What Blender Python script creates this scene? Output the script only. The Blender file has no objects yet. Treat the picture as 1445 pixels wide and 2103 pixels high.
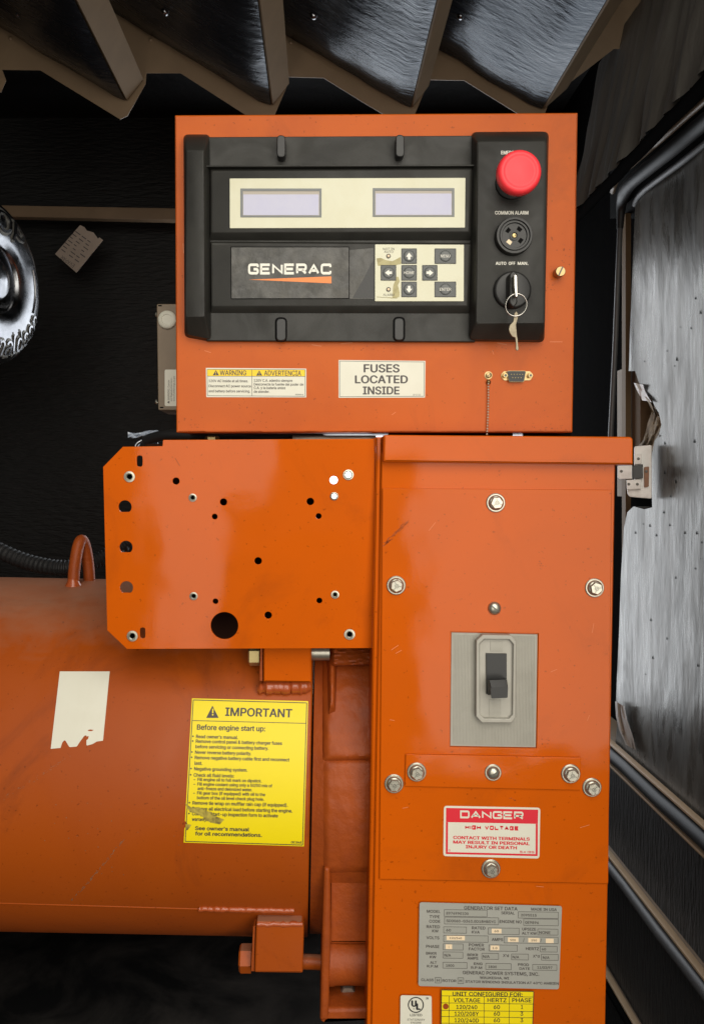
import bpy, bmesh, math, random, os
from mathutils import Vector, Matrix, noise
random.seed(7)
SC = bpy.context.scene
COL = SC.collection
R_ = math.radians

# ------------------------------------------------------------------ camera
ZC = 1.20                       # lens height above the floor of the enclosure
FPX, PX0, PY0, PW, PH = 1600.0, 655.0, 995.0, 1445.0, 2103.0
cam = bpy.data.cameras.new('camera')
cam.sensor_fit = 'VERTICAL'
cam.sensor_height = 36.0
cam.lens = 36.0 * FPX / PH
cam.shift_x = (PW / 2 - PX0) / PH
cam.shift_y = -(PH / 2 - PY0) / PH
cam.clip_start = 0.02
cam.clip_end = 100
camo = bpy.data.objects.new('camera', cam)
camo.location = (0, 0, ZC)
camo.rotation_euler = (R_(90), 0, 0)
COL.objects.link(camo)
SC.camera = camo

# ------------------------------------------------------------------ world, lamps, exposure
world = bpy.data.worlds.new('World')
SC.world = world
world.use_nodes = True
bg = world.node_tree.nodes['Background']
bg.inputs[0].default_value = (0.95, 0.97, 1.0, 1)
bg.inputs[1].default_value = 0.10

RAD = 4.15                       # radiance of the bright open side behind the lens
def area(name, x0, x1, z0, z1, y=-1.0, rad=RAD, color=(1.0, 0.945, 0.84)):
    l = bpy.data.lights.new(name, 'AREA')
    l.shape = 'RECTANGLE'
    l.size = x1 - x0
    l.size_y = z1 - z0
    l.energy = rad * math.pi * (x1 - x0) * (z1 - z0)
    l.color = color
    o = bpy.data.objects.new(name, l)
    o.location = ((x0 + x1) / 2, y, ZC + (z0 + z1) / 2)
    o.rotation_euler = (R_(90), 0, 0)
    COL.objects.link(o)
    return o
# the open side of the enclosure, with the dark gap where the photographer stands
area('daylight_upper', -0.62, 1.7, 0.12, 2.6)
area('daylight_right', 0.33, 1.7, -0.90, 0.12)
area('daylight_left', -0.60, -0.16, -0.25, 0.12)
area('daylight_left_low', -0.56, -0.32, -1.05, -0.25)

vs = SC.view_settings
vs.view_transform = 'Standard'
vs.look = 'None'
vs.exposure = 0.0
vs.gamma = 1.0
vs.use_curve_mapping = False
SC.cycles.use_denoising = True
SC.cycles.max_bounces = 6

# ------------------------------------------------------------------ materials
MATS = {}
def mat(name, base, rough=0.5, metal=0.0, spec=0.5, coat=0.0, mott=0.0, mott_scale=12.0, col2=None,
        bump=0.0, bump_scale=300.0, stretch=(1, 1, 1), wave=0.0, wave_scale=9.0, speck=0.0, rvar=0.0,
        stint=None, stain=0.0, top_tint=0.0, emit=None, est=0.0, bdist=0.001, coat_rough=0.035):
    m = bpy.data.materials.new(name)
    m.use_nodes = True
    nt = m.node_tree
    N, L = nt.nodes, nt.links
    b = N['Principled BSDF']
    b.inputs['Base Color'].default_value = (*base, 1)
    b.inputs['Roughness'].default_value = rough
    b.inputs['Metallic'].default_value = metal
    b.inputs['Specular IOR Level'].default_value = spec
    b.inputs['Coat Weight'].default_value = coat
    b.inputs['Coat Roughness'].default_value = coat_rough
    if stint: b.inputs['Specular Tint'].default_value = (*stint, 1)
    if emit:
        b.inputs['Emission Color'].default_value = (*emit, 1)
        b.inputs['Emission Strength'].default_value = est
    tc = N.new('ShaderNodeTexCoord')
    mp = N.new('ShaderNodeMapping')
    mp.inputs['Scale'].default_value = stretch
    L.new(tc.outputs['Object'], mp.inputs['Vector'])
    def nz(scale, detail=4, dist=0.0, rgh=0.55, src=None):
        n = N.new('ShaderNodeTexNoise')
        n.inputs['Scale'].default_value = scale
        n.inputs['Detail'].default_value = detail
        n.inputs['Roughness'].default_value = rgh
        n.inputs['Distortion'].default_value = dist
        L.new((src or mp).outputs[0 if src is None else 'Object'], n.inputs['Vector'])
        return n
    def ramp(sock, a, c):
        r = N.new('ShaderNodeMapRange')
        r.inputs['From Min'].default_value = a
        r.inputs['From Max'].default_value = c
        L.new(sock, r.inputs['Value'])
        return r.outputs['Result']
    csock = None
    if mott > 0:
        c2 = col2 or tuple(v * 0.6 for v in base)
        n = nz(mott_scale, 6, 0.6, 0.6)
        f = ramp(n.outputs['Fac'], 0.40, 0.68)
        mu = N.new('ShaderNodeMath'); mu.operation = 'MULTIPLY'
        L.new(f, mu.inputs[0]); mu.inputs[1].default_value = mott
        mx = N.new('ShaderNodeMix'); mx.data_type = 'RGBA'
        mx.inputs['A'].default_value = (*base, 1)
        mx.inputs['B'].default_value = (*c2, 1)
        L.new(mu.outputs[0], mx.inputs['Factor'])
        csock = mx.outputs['Result']
        if stain > 0:
            n3 = nz(4.5, 9, 1.4, 0.68)
            f3 = ramp(n3.outputs['Fac'], 0.54, 0.70)
            mu3 = N.new('ShaderNodeMath'); mu3.operation = 'MULTIPLY'
            L.new(f3, mu3.inputs[0]); mu3.inputs[1].default_value = stain
            mx3 = N.new('ShaderNodeMix'); mx3.data_type = 'RGBA'
            L.new(csock, mx3.inputs['A'])
            mx3.inputs['B'].default_value = (base[0] * 0.45, base[1] * 0.48, base[2] * 0.8 + .004, 1)
            L.new(mu3.outputs[0], mx3.inputs['Factor'])
            csock = mx3.outputs['Result']
        if speck > 0:
            n2 = nz(230, 2, 0.0, 0.5, tc)
            f2 = ramp(n2.outputs['Fac'], 0.69, 0.74)
            mu2 = N.new('ShaderNodeMath'); mu2.operation = 'MULTIPLY'
            L.new(f2, mu2.inputs[0]); mu2.inputs[1].default_value = speck
            mx2 = N.new('ShaderNodeMix'); mx2.data_type = 'RGBA'
            L.new(csock, mx2.inputs['A'])
            mx2.inputs['B'].default_value = (base[0] * 0.35, base[1] * 0.35, base[2] * 0.35, 1)
            L.new(mu2.outputs[0], mx2.inputs['Factor'])
            csock = mx2.outputs['Result']
        if top_tint > 0:             # paler tan on what faces up
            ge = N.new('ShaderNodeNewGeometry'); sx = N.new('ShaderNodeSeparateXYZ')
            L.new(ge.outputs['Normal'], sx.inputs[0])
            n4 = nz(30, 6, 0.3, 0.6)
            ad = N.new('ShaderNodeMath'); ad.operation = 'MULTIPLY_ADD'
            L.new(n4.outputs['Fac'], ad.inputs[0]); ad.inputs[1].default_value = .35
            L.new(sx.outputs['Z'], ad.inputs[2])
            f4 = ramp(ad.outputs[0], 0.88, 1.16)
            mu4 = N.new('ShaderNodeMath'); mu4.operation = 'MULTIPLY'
            L.new(f4, mu4.inputs[0]); mu4.inputs[1].default_value = top_tint
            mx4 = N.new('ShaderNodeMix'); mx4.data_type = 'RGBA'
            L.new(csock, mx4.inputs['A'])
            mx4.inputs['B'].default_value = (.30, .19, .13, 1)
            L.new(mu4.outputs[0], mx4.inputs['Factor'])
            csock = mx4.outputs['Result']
        L.new(csock, b.inputs['Base Color'])
    if rvar > 0:
        n = nz(mott_scale * 1.7, 5, 0.8)
        mr = N.new('ShaderNodeMapRange')
        mr.inputs['From Min'].default_value = 0.35
        mr.inputs['From Max'].default_value = 0.65
        mr.inputs['To Min'].default_value = max(0.02, rough - rvar)
        mr.inputs['To Max'].default_value = rough + rvar
        L.new(n.outputs['Fac'], mr.inputs['Value'])
        L.new(mr.outputs['Result'], b.inputs['Roughness'])
    last = None
    if wave > 0:
        n = nz(wave_scale, 2)
        bp = N.new('ShaderNodeBump')
        bp.inputs['Strength'].default_value = wave
        bp.inputs['Distance'].default_value = 0.002
        L.new(n.outputs['Fac'], bp.inputs['Height'])
        last = bp
    if bump > 0:
        n = nz(bump_scale, 4)
        bp = N.new('ShaderNodeBump')
        bp.inputs['Strength'].default_value = bump
        bp.inputs['Distance'].default_value = bdist
        L.new(n.outputs['Fac'], bp.inputs['Height'])
        if last:
            L.new(last.outputs['Normal'], bp.inputs['Normal'])
        last = bp
    if last:
        L.new(last.outputs['Normal'], b.inputs['Normal'])
        if coat > 0:
            L.new(last.outputs['Normal'], b.inputs['Coat Normal'])
    MATS[name] = m
    return m

OR = (0.53, 0.090, 0.001)
mat('orange_gloss', OR, 0.45, spec=0.03, coat=0.31, mott=0.35, mott_scale=9, col2=(0.44, 0.078, 0.003), bump=0.026, bump_scale=420, wave=1.0, wave_scale=8, stain=0.34, speck=0.5, coat_rough=0.06)
mat('orange_cabinet', (0.50, 0.096, 0.008), 0.5, spec=0.10, coat=0.17, mott=0.55, mott_scale=14, col2=(0.41, 0.072, 0.009), bump=0.06, bump_scale=600, wave=0.2, wave_scale=12, stain=0.38, speck=0.6, coat_rough=0.22)
mat('orange_cast', (0.31, 0.060, 0.008), 0.45, spec=0.22, mott=0.6, mott_scale=22, col2=(0.20, 0.038, 0.010), bump=0.35, bump_scale=170, bdist=0.002)
mat('orange_barrel', (0.345, 0.064, 0.004), 0.40, spec=0.24, mott=0.5, mott_scale=6, col2=(0.30, 0.052, 0.005), bump=0.05, bump_scale=500, stain=0.6, speck=0.6, rvar=0.08, top_tint=0.55)
mat('orange_weld', (0.36, 0.07, 0.016), 0.3, spec=0.5, coat=0.3, bump=0.2, bump_scale=160)
mat('black_plastic', (0.017, 0.0165, 0.0145), 0.5, spec=0.32, mott=0.7, mott_scale=14, col2=(0.027, 0.026, 0.022), bump=0.12, bump_scale=900, rvar=0.1)
mat('black_satin', (0.016, 0.016, 0.016), 0.42, spec=0.45, bump=0.06, bump_scale=700)
mat('black_film_label', (0.022, 0.021, 0.018), 0.38, spec=0.5, mott=0.9, mott_scale=38, col2=(0.060, 0.056, 0.046), bump=0.45, bump_scale=210, rvar=0.12)
mat('black_void', (0.004, 0.004, 0.004), 0.9, spec=0.1)
mat('cream', (0.61, 0.60, 0.46), 0.42, spec=0.4, mott=0.35, mott_scale=24, col2=(0.53, 0.50, 0.33))
mat('lcd', (0.43, 0.43, 0.55), 0.25, spec=0.5, mott=0.6, mott_scale=45, col2=(0.40, 0.40, 0.55))
mat('lcd_frame', (0.14, 0.15, 0.15), 0.4)
mat('lcd_gap', (0.40, 0.36, 0.31), 0.6)
mat('key_grey', (0.060, 0.066, 0.066), 0.42, mott=0.3, mott_scale=60, col2=(0.09, 0.09, 0.085))
mat('key_dome', (0.088, 0.094, 0.092), 0.4)
mat('grime', (0.42, 0.38, 0.20), 0.7, mott=0.8, mott_scale=70, col2=(0.25, 0.21, 0.10))
mat('scratch', (0.62, 0.20, 0.07), 0.5)
mat('scuffed', (0.45, 0.36, 0.05), 0.5, mott=1.0, mott_scale=110, col2=(0.10, 0.07, 0.02))
mat('print_white', (0.74, 0.72, 0.64), 0.5)
mat('print_dark', (0.055, 0.045, 0.042), 0.5)
mat('print_black', (0.02, 0.02, 0.02), 0.5)
mat('print_orange', (0.75, 0.22, 0.05), 0.5)
mat('label_white', (0.66, 0.645, 0.545), 0.40, spec=0.4, mott=0.25, mott_scale=26, col2=(0.55, 0.525, 0.42))
mat('label_yellow', (0.80, 0.64, 0.002), 0.42, spec=0.4, mott=0.18, mott_scale=18, col2=(0.70, 0.55, 0.01))
mat('header_yellow', (0.80, 0.55, 0.015), 0.42, spec=0.4)
mat('danger_red', (0.62, 0.012, 0.028), 0.42, spec=0.4)
mat('stop_red', (0.86, 0.035, 0.048), 0.5, spec=0.5, bump=0.02, bump_scale=300)
mat('zinc', (0.46, 0.44, 0.37), 0.34, metal=0.85, bump=0.08, bump_scale=500, mott=0.4, mott_scale=120, col2=(0.42, 0.40, 0.34))
mat('key_metal', (0.20, 0.17, 0.12), 0.38, metal=0.8, mott=0.6, mott_scale=150, col2=(0.10, 0.085, 0.06))
mat('shade_brown', (0.022, 0.008, 0.004), 0.8, spec=0.1)  # shaded-barrel brown, only for the sheet behind the plate holes
mat('matte_black', (0.005, 0.005, 0.005), 0.95, spec=0.0, bump=0.5, bump_scale=30, bdist=0.004)
mat('tan_lip', (0.135, 0.090, 0.048), 0.6, spec=0.12, mott=0.4, mott_scale=20)
mat('skid', (0.004, 0.004, 0.004), 0.9, spec=0.1, mott=1.0, mott_scale=5, col2=(0.035, 0.031, 0.028), bump=0.6, bump_scale=60)
mat('zinc_dark', (0.12, 0.115, 0.10), 0.5, metal=0.4)
mat('brass', (0.36, 0.25, 0.12), 0.3, metal=0.95, mott=0.4, mott_scale=150, col2=(0.35, 0.24, 0.12))
mat('gold_zinc', (0.50, 0.39, 0.18), 0.3, metal=0.7)
mat('steel_wire', (0.60, 0.58, 0.54), 0.22, metal=1.0)
mat('chrome', (0.25, 0.253, 0.265), 0.24, metal=1.0, mott=0.6, mott_scale=16, col2=(0.11, 0.112, 0.12), bump=0.03, bump_scale=40, rvar=0.08)
mat('breaker_grey', (0.34, 0.325, 0.28), 0.5, mott=0.45, mott_scale=40, col2=(0.25, 0.24, 0.20))
mat('breaker_frame', (0.37, 0.355, 0.31), 0.5, mott=0.4, mott_scale=40, col2=(0.28, 0.26, 0.22), bump=0.05, bump_scale=300)
mat('nameplate', (0.36, 0.36, 0.325), 0.42, metal=0.1, mott=0.3, mott_scale=30, col2=(0.27, 0.265, 0.235))
mat('nameplate_cell', (0.33, 0.33, 0.295), 0.42, metal=0.1)
mat('typed_patch', (0.78, 0.62, 0.42), 0.6)
mat('tan_metal', (0.155, 0.105, 0.062), 0.45, spec=0.4, mott=0.3, mott_scale=20, bump=0.05, bump_scale=400)
mat('tan_light', (0.33, 0.23, 0.135), 0.5, mott=0.3, mott_scale=30)
mat('tan_box', (0.20, 0.145, 0.09), 0.5, mott=0.3, mott_scale=25)
mat('foam_film', (0.075, 0.071, 0.064), 0.42, spec=0.55, bump=0.35, bump_scale=60, stretch=(1, 4, 1), bdist=0.003)
mat('baffle_film', (0.007, 0.007, 0.008), 0.24, spec=0.25, bump=0.30, bump_scale=30, stretch=(1.6, 5, 1.6), bdist=0.003, wave=.5, wave_scale=9, stint=(.62, .78, 1.0), mott=0.5, mott_scale=6, col2=(0.012, 0.012, 0.014), rvar=.06)
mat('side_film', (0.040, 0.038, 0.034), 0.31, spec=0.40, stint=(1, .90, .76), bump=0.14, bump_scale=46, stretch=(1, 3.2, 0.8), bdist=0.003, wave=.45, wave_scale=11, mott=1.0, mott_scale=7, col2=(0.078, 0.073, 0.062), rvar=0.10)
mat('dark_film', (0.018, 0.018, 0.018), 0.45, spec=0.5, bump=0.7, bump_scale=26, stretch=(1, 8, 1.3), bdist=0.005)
mat('back_wall', (0.006, 0.006, 0.006), 0.6, spec=0.3, bump=0.8, bump_scale=26, stretch=(1.2, 1, 6), bdist=0.004)
mat('floor_dust', (0.030, 0.028, 0.026), 0.8, mott=0.9, mott_scale=7, col2=(0.085, 0.075, 0.068), bump=0.5, bump_scale=60)
mat('rubber', (0.014, 0.014, 0.0145), 0.55, spec=0.28, bump=0.1, bump_scale=200)
mat('rubber_grey', (0.055, 0.055, 0.056), 0.5, spec=0.4)
mat('white_paint', (0.78, 0.76, 0.73), 0.45, mott=0.5, mott_scale=40, col2=(0.40, 0.36, 0.32))
mat('foam_torn', (0.30, 0.23, 0.14), 0.9, mott=0.9, mott_scale=60, col2=(0.08, 0.06, 0.04), bump=0.8, bump_scale=120, bdist=0.003)
mat('copper_rust', (0.26, 0.12, 0.06), 0.6, mott=0.5, mott_scale=80)
mat('clear_plastic', (0.35, 0.40, 0.48), 0.12, spec=0.8)
mat('sticker_grey', (0.30, 0.245, 0.20), 0.5, mott=0.4, mott_scale=60, col2=(0.22, 0.18, 0.15))
mat('daylight', (0.9, 0.9, 0.9), 0.9, emit=(0.88, 0.94, 1.0), est=3.6)

# ------------------------------------------------------------------ surfaces: photo pixel -> point on a real surface
def ray(px, py):
    return Vector(((px - PX0) / FPX, 1.0, (PY0 - py) / FPX))
CAMP = Vector((0, 0, ZC))
def P(px, py, y):
    return CAMP + ray(px, py) * y

class Plane:
    def __init__(s, o, n, roll=0.0):
        s.o = Vector(o); s.n = Vector(n).normalized()
        up = Vector((0, 0, 1))
        u = up.cross(s.n) * 1.0
        u.normalize()
        v = s.n.cross(u)
        c, d = math.cos(roll), math.sin(roll)
        s.u = u * c - v * d          # roll > 0 : clockwise as seen from the front
        s.v = v * c + u * d
    def at(s, px, py, h=0.0):
        r = ray(px, py)
        t = ((s.o + s.n * h) - CAMP).dot(s.n) / r.dot(s.n)
        return CAMP + r * t
    def ab(s, px, py, h=0.0):
        d = s.at(px, py, h) - s.o
        return d.dot(s.u), d.dot(s.v)
    def w(s, a, b, h):
        return s.o + s.u * a + s.v * b + s.n * h
    def M(s, px, py, h=0.0, rot=0.0):
        p = s.at(px, py, h)
        m = Matrix((s.u, s.v, s.n)).transposed().to_4x4()
        return Matrix.Translation(p) @ m @ Matrix.Rotation(rot, 4, 'Z')
    def mm(s, px_len, px=700, py=1000, h=0.0):       # length of px_len photo pixels on this plane, metres
        return (s.at(px + px_len, py, h) - s.at(px, py, h)).length

class Cyl:
    def __init__(s, c, a, R):
        s.c = Vector(c); s.a = Vector(a).normalized(); s.R = R
    def at(s, px, py, h=0.0):
        d = ray(px, py); o = CAMP - s.c
        dp = d - s.a * d.dot(s.a); op = o - s.a * o.dot(s.a)
        A = dp.dot(dp); B = 2 * dp.dot(op); C = op.dot(op) - (s.R + h) ** 2
        disc = max(B * B - 4 * A * C, 0)
        t = (-B - math.sqrt(disc)) / (2 * A)
        return CAMP + d * t
    def nrm(s, p):
        q = p - s.c
        return (q - s.a * q.dot(s.a)).normalized()

def Z(x0, y0, s):
    return lambda x, y: (x0 + x / s, y0 + y / s)
Zid = lambda x, y: (x, y)
def zz(z, pts):
    return [z(*p) for p in pts]

# ------------------------------------------------------------------ objects
WM = {}
def prop(o, label, cat, group=None, kind=None):
    if label: o['label'] = label
    if cat: o['category'] = cat
    if group: o['group'] = group
    if kind: o['kind'] = kind
    return o
def root(name, label, cat, loc, group=None):
    o = bpy.data.objects.new(name, None)
    o.empty_display_size = 0.02
    o.location = loc
    COL.objects.link(o)
    prop(o, label, cat, group)
    WM[o] = Matrix.Translation(Vector(loc))
    return o
def part(name, me, material, parent=None, M=None, label=None, center=True):
    """one mesh object; me in world coordinates when M is None"""
    if M is None and center and len(me.vertices):
        xs = [v.co for v in me.vertices]
        c = Vector([(min(p[i] for p in xs) + max(p[i] for p in xs)) / 2 for i in range(3)])
        me.transform(Matrix.Translation(-c))
        M = Matrix.Translation(c)
    elif M is None:
        M = Matrix.Identity(4)
    o = bpy.data.objects.new(name, me)
    COL.objects.link(o)
    if not me.materials:
        me.materials.append(MATS[material])
    elif material and me.materials[0] != MATS[material]:
        o.material_slots[0].link = 'OBJECT'
        o.material_slots[0].material = MATS[material]
    if parent:
        o.parent = parent
        o.matrix_basis = WM[parent].inverted() @ M
    else:
        o.matrix_basis = M
    WM[o] = M
    if label: o['label'] = label
    return o
def single(name, me, material, label, cat, group=None):
    return prop(part(name, me, material), label, cat, group)
def struct(name, me, material):
    return prop(part(name, me, material), None, None, None, 'structure')

def smooth(me, ang=35):
    me.shade_smooth()
    me.set_sharp_from_angle(angle=R_(ang))
    return me
def from_py(vs_, fs, sm=None):
    me = bpy.data.meshes.new('m')
    me.from_pydata([tuple(v) for v in vs_], [], fs)
    bm = bmesh.new(); bm.from_mesh(me)
    bmesh.ops.recalc_face_normals(bm, faces=bm.faces)
    bm.to_mesh(me); bm.free()
    me.update()
    if sm: smooth(me, sm)
    return me
def join(mes):
    bm = bmesh.new()
    for m in mes: bm.from_mesh(m)
    me = bpy.data.meshes.new('m'); bm.to_mesh(me); bm.free()
    smooth(me, 35)
    return me

K = 1000.0
def curve_mesh(loops, ext=0.0, bev=0.0, res=2):
    """filled 2D outline with holes, extruded +-ext, edges rounded by bev (millimetres) -> mesh"""
    cu = bpy.data.curves.new('c', 'CURVE')
    cu.dimensions = '2D'; cu.fill_mode = 'BOTH' if True else 'FULL'
    for lp in loops:
        sp = cu.splines.new('POLY')
        sp.points.add(len(lp) - 1)
        for i, p in enumerate(lp): sp.points[i].co = (p[0], p[1], 0, 1)
        sp.use_cyclic_u = True
    cu.extrude = max(ext - bev, 0.0)
    cu.bevel_depth = bev
    cu.bevel_resolution = res
    cu.offset = -bev
    o = bpy.data.objects.new('c', cu)
    me = bpy.data.meshes.new_from_object(o)
    me.materials.clear()
    bpy.data.objects.remove(o); bpy.data.curves.remove(cu)
    bm = bmesh.new(); bm.from_mesh(me)
    bmesh.ops.remove_doubles(bm, verts=bm.verts, dist=0.0005)
    bm.to_mesh(me); bm.free()
    return me
def circ(S, px, py, r_mm, h=0, n=28, flat=None):
    a, b = S.ab(px, py, h)
    pts = []
    for i in range(n):
        t = 2 * math.pi * i / n
        x, y = r_mm * math.cos(t), r_mm * math.sin(t)
        if flat is not None and y < -flat: y = -flat
        pts.append((a * K + x, b * K + y))
    return pts
def rounded(pts, r, n=5):
    """round the corners of a closed 2D outline"""
    out = []
    m = len(pts)
    rr = r if isinstance(r, (list, tuple)) else [r] * m
    for i in range(m):
        p0, p1, p2 = Vector(pts[i - 1]), Vector(pts[i]), Vector(pts[(i + 1) % m])
        d0, d1 = (p0 - p1), (p2 - p1)
        q = min(rr[i], d0.length * 0.49, d1.length * 0.49)
        if q <= 1e-6:
            out.append(tuple(p1)); continue
        a, c = p1 + d0.normalized() * q, p1 + d1.normalized() * q
        for k in range(n + 1):
            t = k / n
            out.append(tuple(a * (1 - t) ** 2 + p1 * 2 * t * (1 - t) + c * t * t))
    return out
def loop_mm(S, pts, h, r=0.0):
    l = [tuple(v * K for v in S.ab(x, y, h)) for x, y in pts]
    return rounded(l, r) if r else l
def prism(S, pts, h0, h1, bev=0.0, r=0.0, holes=(), res=2):
    """outline given in photo pixels lies on the surface S raised by h1 (mm); walls run straight back to h0"""
    loops = [loop_mm(S, pts, h1 / K, r)] + list(holes)
    me = curve_mesh(loops, (h1 - h0) / 2, bev, res)
    hm = (h0 + h1) / 2
    for v in me.vertices:
        v.co = S.w(v.co.x / K, v.co.y / K, (v.co.z + hm) / K)
    if h1 - h0 > 0.01:
        smooth(me, 40)
        for p in me.polygons:
            if abs(p.normal.dot(S.n)) > .999: p.use_smooth = False
    return me
def flat(S, pts, h, r=0.0, holes=()):
    me = curve_mesh([loop_mm(S, pts, h / K, r)] + list(holes), 0, 0)
    for v in me.vertices: v.co = S.w(v.co.x / K, v.co.y / K, h / K)
    return me
def loft(S, rings, cap0=False):
    """rings: list of (pts in photo px, h mm, corner radius mm) with equal point counts -> closed on the last ring"""
    vs_, fs = [], []
    n = None
    for pts, h, r in rings:
        l = rounded([tuple(v * K for v in S.ab(x, y, h / K)) for x, y in pts], r if r else 0.01, 4)
        n = len(l)
        vs_ += [S.w(a / K, b / K, h / K) for a, b in l]
    for k in range(len(rings) - 1):
        for i in range(n):
            j = (i + 1) % n
            fs.append((k * n + i, k * n + j, (k + 1) * n + j, (k + 1) * n + i))
    fs.append(tuple((len(rings) - 1) * n + i for i in range(n)))
    if cap0: fs.append(tuple(range(n))[::-1])
    return from_py(vs_, fs, 32)
def rect(x0, y0, x1, y1):
    return [(x0, y0), (x1, y0), (x1, y1), (x0, y1)]
def lathe(prof, n=32, sm=35):
    vs_, fs = [], []
    for r, h in prof:
        for i in range(n):
            t = 2 * math.pi * i / n
            vs_.append((r * math.cos(t), r * math.sin(t), h))
    for k in range(len(prof) - 1):
        for i in range(n):
            j = (i + 1) % n
            fs.append((k * n + i, k * n + j, (k + 1) * n + j, (k + 1) * n + i))
    if prof[-1][0] > 1e-6: fs.append(tuple((len(prof) - 1) * n + i for i in range(n)))
    return from_py(vs_, fs, sm)
def tube(pts, rad, n=10, closed=False, cap=True, sm=60):
    pts = [Vector(p) for p in pts]
    m = len(pts)
    rf = rad if callable(rad) else (lambda k: rad)
    vs_, fs = [], []
    prev = None
    for k in range(m):
        if closed: t = pts[(k + 1) % m] - pts[k - 1]
        else: t = pts[min(k + 1, m - 1)] - pts[max(k - 1, 0)]
        t.normalize()
        if prev is None:
            a = Vector((0, 0, 1)) if abs(t.z) < 0.9 else Vector((1, 0, 0))
            u = t.cross(a).normalized()
        else:
            u = (prev - t * prev.dot(t)).normalized()
        prev = u
        w = t.cross(u)
        for i in range(n):
            an = 2 * math.pi * i / n
            vs_.append(pts[k] + (u * math.cos(an) + w * math.sin(an)) * rf(k))
    for k in range(m if closed else m - 1):
        k2 = (k + 1) % m
        for i in range(n):
            j = (i + 1) % n
            fs.append((k * n + i, k * n + j, k2 * n + j, k2 * n + i))
    if cap and not closed:
        fs.append(tuple(range(n))); fs.append(tuple((m - 1) * n + i for i in range(n)))
    return from_py(vs_, fs, sm)
def box(x0, x1, y0, y1, z0, z1, bev=0.0):
    bm = bmesh.new()
    bmesh.ops.create_cube(bm, size=1)
    for v in bm.verts:
        v.co = Vector((x0 + (v.co.x + .5) * (x1 - x0), y0 + (v.co.y + .5) * (y1 - y0), z0 + (v.co.z + .5) * (z1 - z0)))
    if bev > 0:
        bmesh.ops.bevel(bm, geom=bm.edges[:], offset=bev, segments=2, affect='EDGES', profile=0.5)
    me = bpy.data.meshes.new('m'); bm.to_mesh(me); bm.free()
    return smooth(me, 40)
def patch(S, tl, tr, br, bl, nx=16, ny=16, h=0.0, thick=0.0, bottom=None, left=None, bulge=None):
    """sheet wrapped on a curved surface; quad in photo pixels, h / thick in mm"""
    vs_, fs = [], []
    def q(u, v):
        t0 = v
        if bottom is not None: t0 = v * bottom(u)
        x = (tl[0] * (1 - u) + tr[0] * u) * (1 - t0) + (bl[0] * (1 - u) + br[0] * u) * t0
        y = (tl[1] * (1 - u) + tr[1] * u) * (1 - t0) + (bl[1] * (1 - u) + br[1] * u) * t0
        if left is not None: x += left(t0) * (1 - u)
        return x, y
    for j in range(ny + 1):
        for i in range(nx + 1):
            x, y = q(i / nx, j / ny)
            hh = h + (bulge(i / nx, j / ny) if bulge else 0.0)
            vs_.append(S.at(x, y, hh / K))
    W_ = nx + 1
    for j in range(ny):
        for i in range(nx):
            fs.append((j * W_ + i, j * W_ + i + 1, (j + 1) * W_ + i + 1, (j + 1) * W_ + i))
    if thick > 0:
        border = [i for i in range(W_)] + [j * W_ + nx for j in range(1, ny + 1)] + \
                 [ny * W_ + i for i in range(nx - 1, -1, -1)] + [j * W_ for j in range(ny - 1, 0, -1)]
        base = len(vs_)
        for b in border:
            p = vs_[b]
            n = S.nrm(p) if hasattr(S, 'nrm') else S.n
            vs_.append(p - n * thick / K)
        for k in range(len(border)):
            k2 = (k + 1) % len(border)
            fs.append((border[k], border[k2], base + k2, base + k))
    return from_py(vs_, fs, 40)

# ------------------------------------------------------------------ lettering
FONT = None
try:
    fp = os.path.join(bpy.utils.system_resource('DATAFILES', path='fonts'), 'Inter.woff2')
    if os.path.exists(fp): FONT = bpy.data.fonts.load(fp)
except Exception:
    FONT = None
from mathutils.geometry import delaunay_2d_cdt
def _outline(txt, res=3):
    cu = bpy.data.curves.new('t', 'FONT')
    if FONT: cu.font = FONT
    cu.body = txt
    cu.resolution_u = res
    cu.fill_mode = 'NONE'
    o = bpy.data.objects.new('t', cu)
    COL.objects.link(o)
    me = bpy.data.meshes.new_from_object(o)
    bpy.data.objects.remove(o); bpy.data.curves.remove(cu)
    vs_ = [(v.co.x, v.co.y) for v in me.vertices]
    es = [tuple(e.vertices) for e in me.edges]
    bpy.data.meshes.remove(me)
    return vs_, es
def _width(txt):
    v, _ = _outline(txt, 1)
    return max(p[0] for p in v) - min(p[0] for p in v)
_WHH = _width('HH')
_GC = {}
def glyph(ch):
    """one character: triangles of its outline (even-odd) and its advance"""
    if ch in _GC: return _GC[ch]
    adv = _width('H' + ch + 'H') - _WHH
    V_, T_ = [], []
    if ch != ' ':
        vs_, es = _outline(ch)
        r = delaunay_2d_cdt([Vector(v) for v in vs_], es, [], 0, 1e-5)
        V_ = [(v.x, v.y) for v in r[0]]
        for f in r[2]:
            cx = sum(V_[i][0] for i in f) / len(f); cy = sum(V_[i][1] for i in f) / len(f)
            n = 0
            for a, b in es:
                (x1, y1), (x2, y2) = vs_[a], vs_[b]
                if (y1 > cy) != (y2 > cy) and x1 + (cy - y1) / (y2 - y1) * (x2 - x1) > cx: n += 1
            if n % 2: T_.append(tuple(f))
        used = sorted({i for f in T_ for i in f}); mp = {u: k for k, u in enumerate(used)}
        V_ = [V_[u] for u in used]; T_ = [tuple(mp[i] for i in f) for f in T_]
    _GC[ch] = (V_, T_, adv)
    return _GC[ch]
def glyphs(txt, bold=0.0):
    V_, F_ = [], []
    x = 0.0
    for ch in txt:
        v, f, adv = glyph(ch)
        b = len(V_)
        V_ += [(p[0] + x, p[1]) for p in v]
        F_ += [tuple(b + i for i in t) for t in f]
        x += adv
    return V_, F_
BOLD = 0.8
_v, _ = glyphs('H')
CAP = max(v[1] for v in _v)

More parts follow.
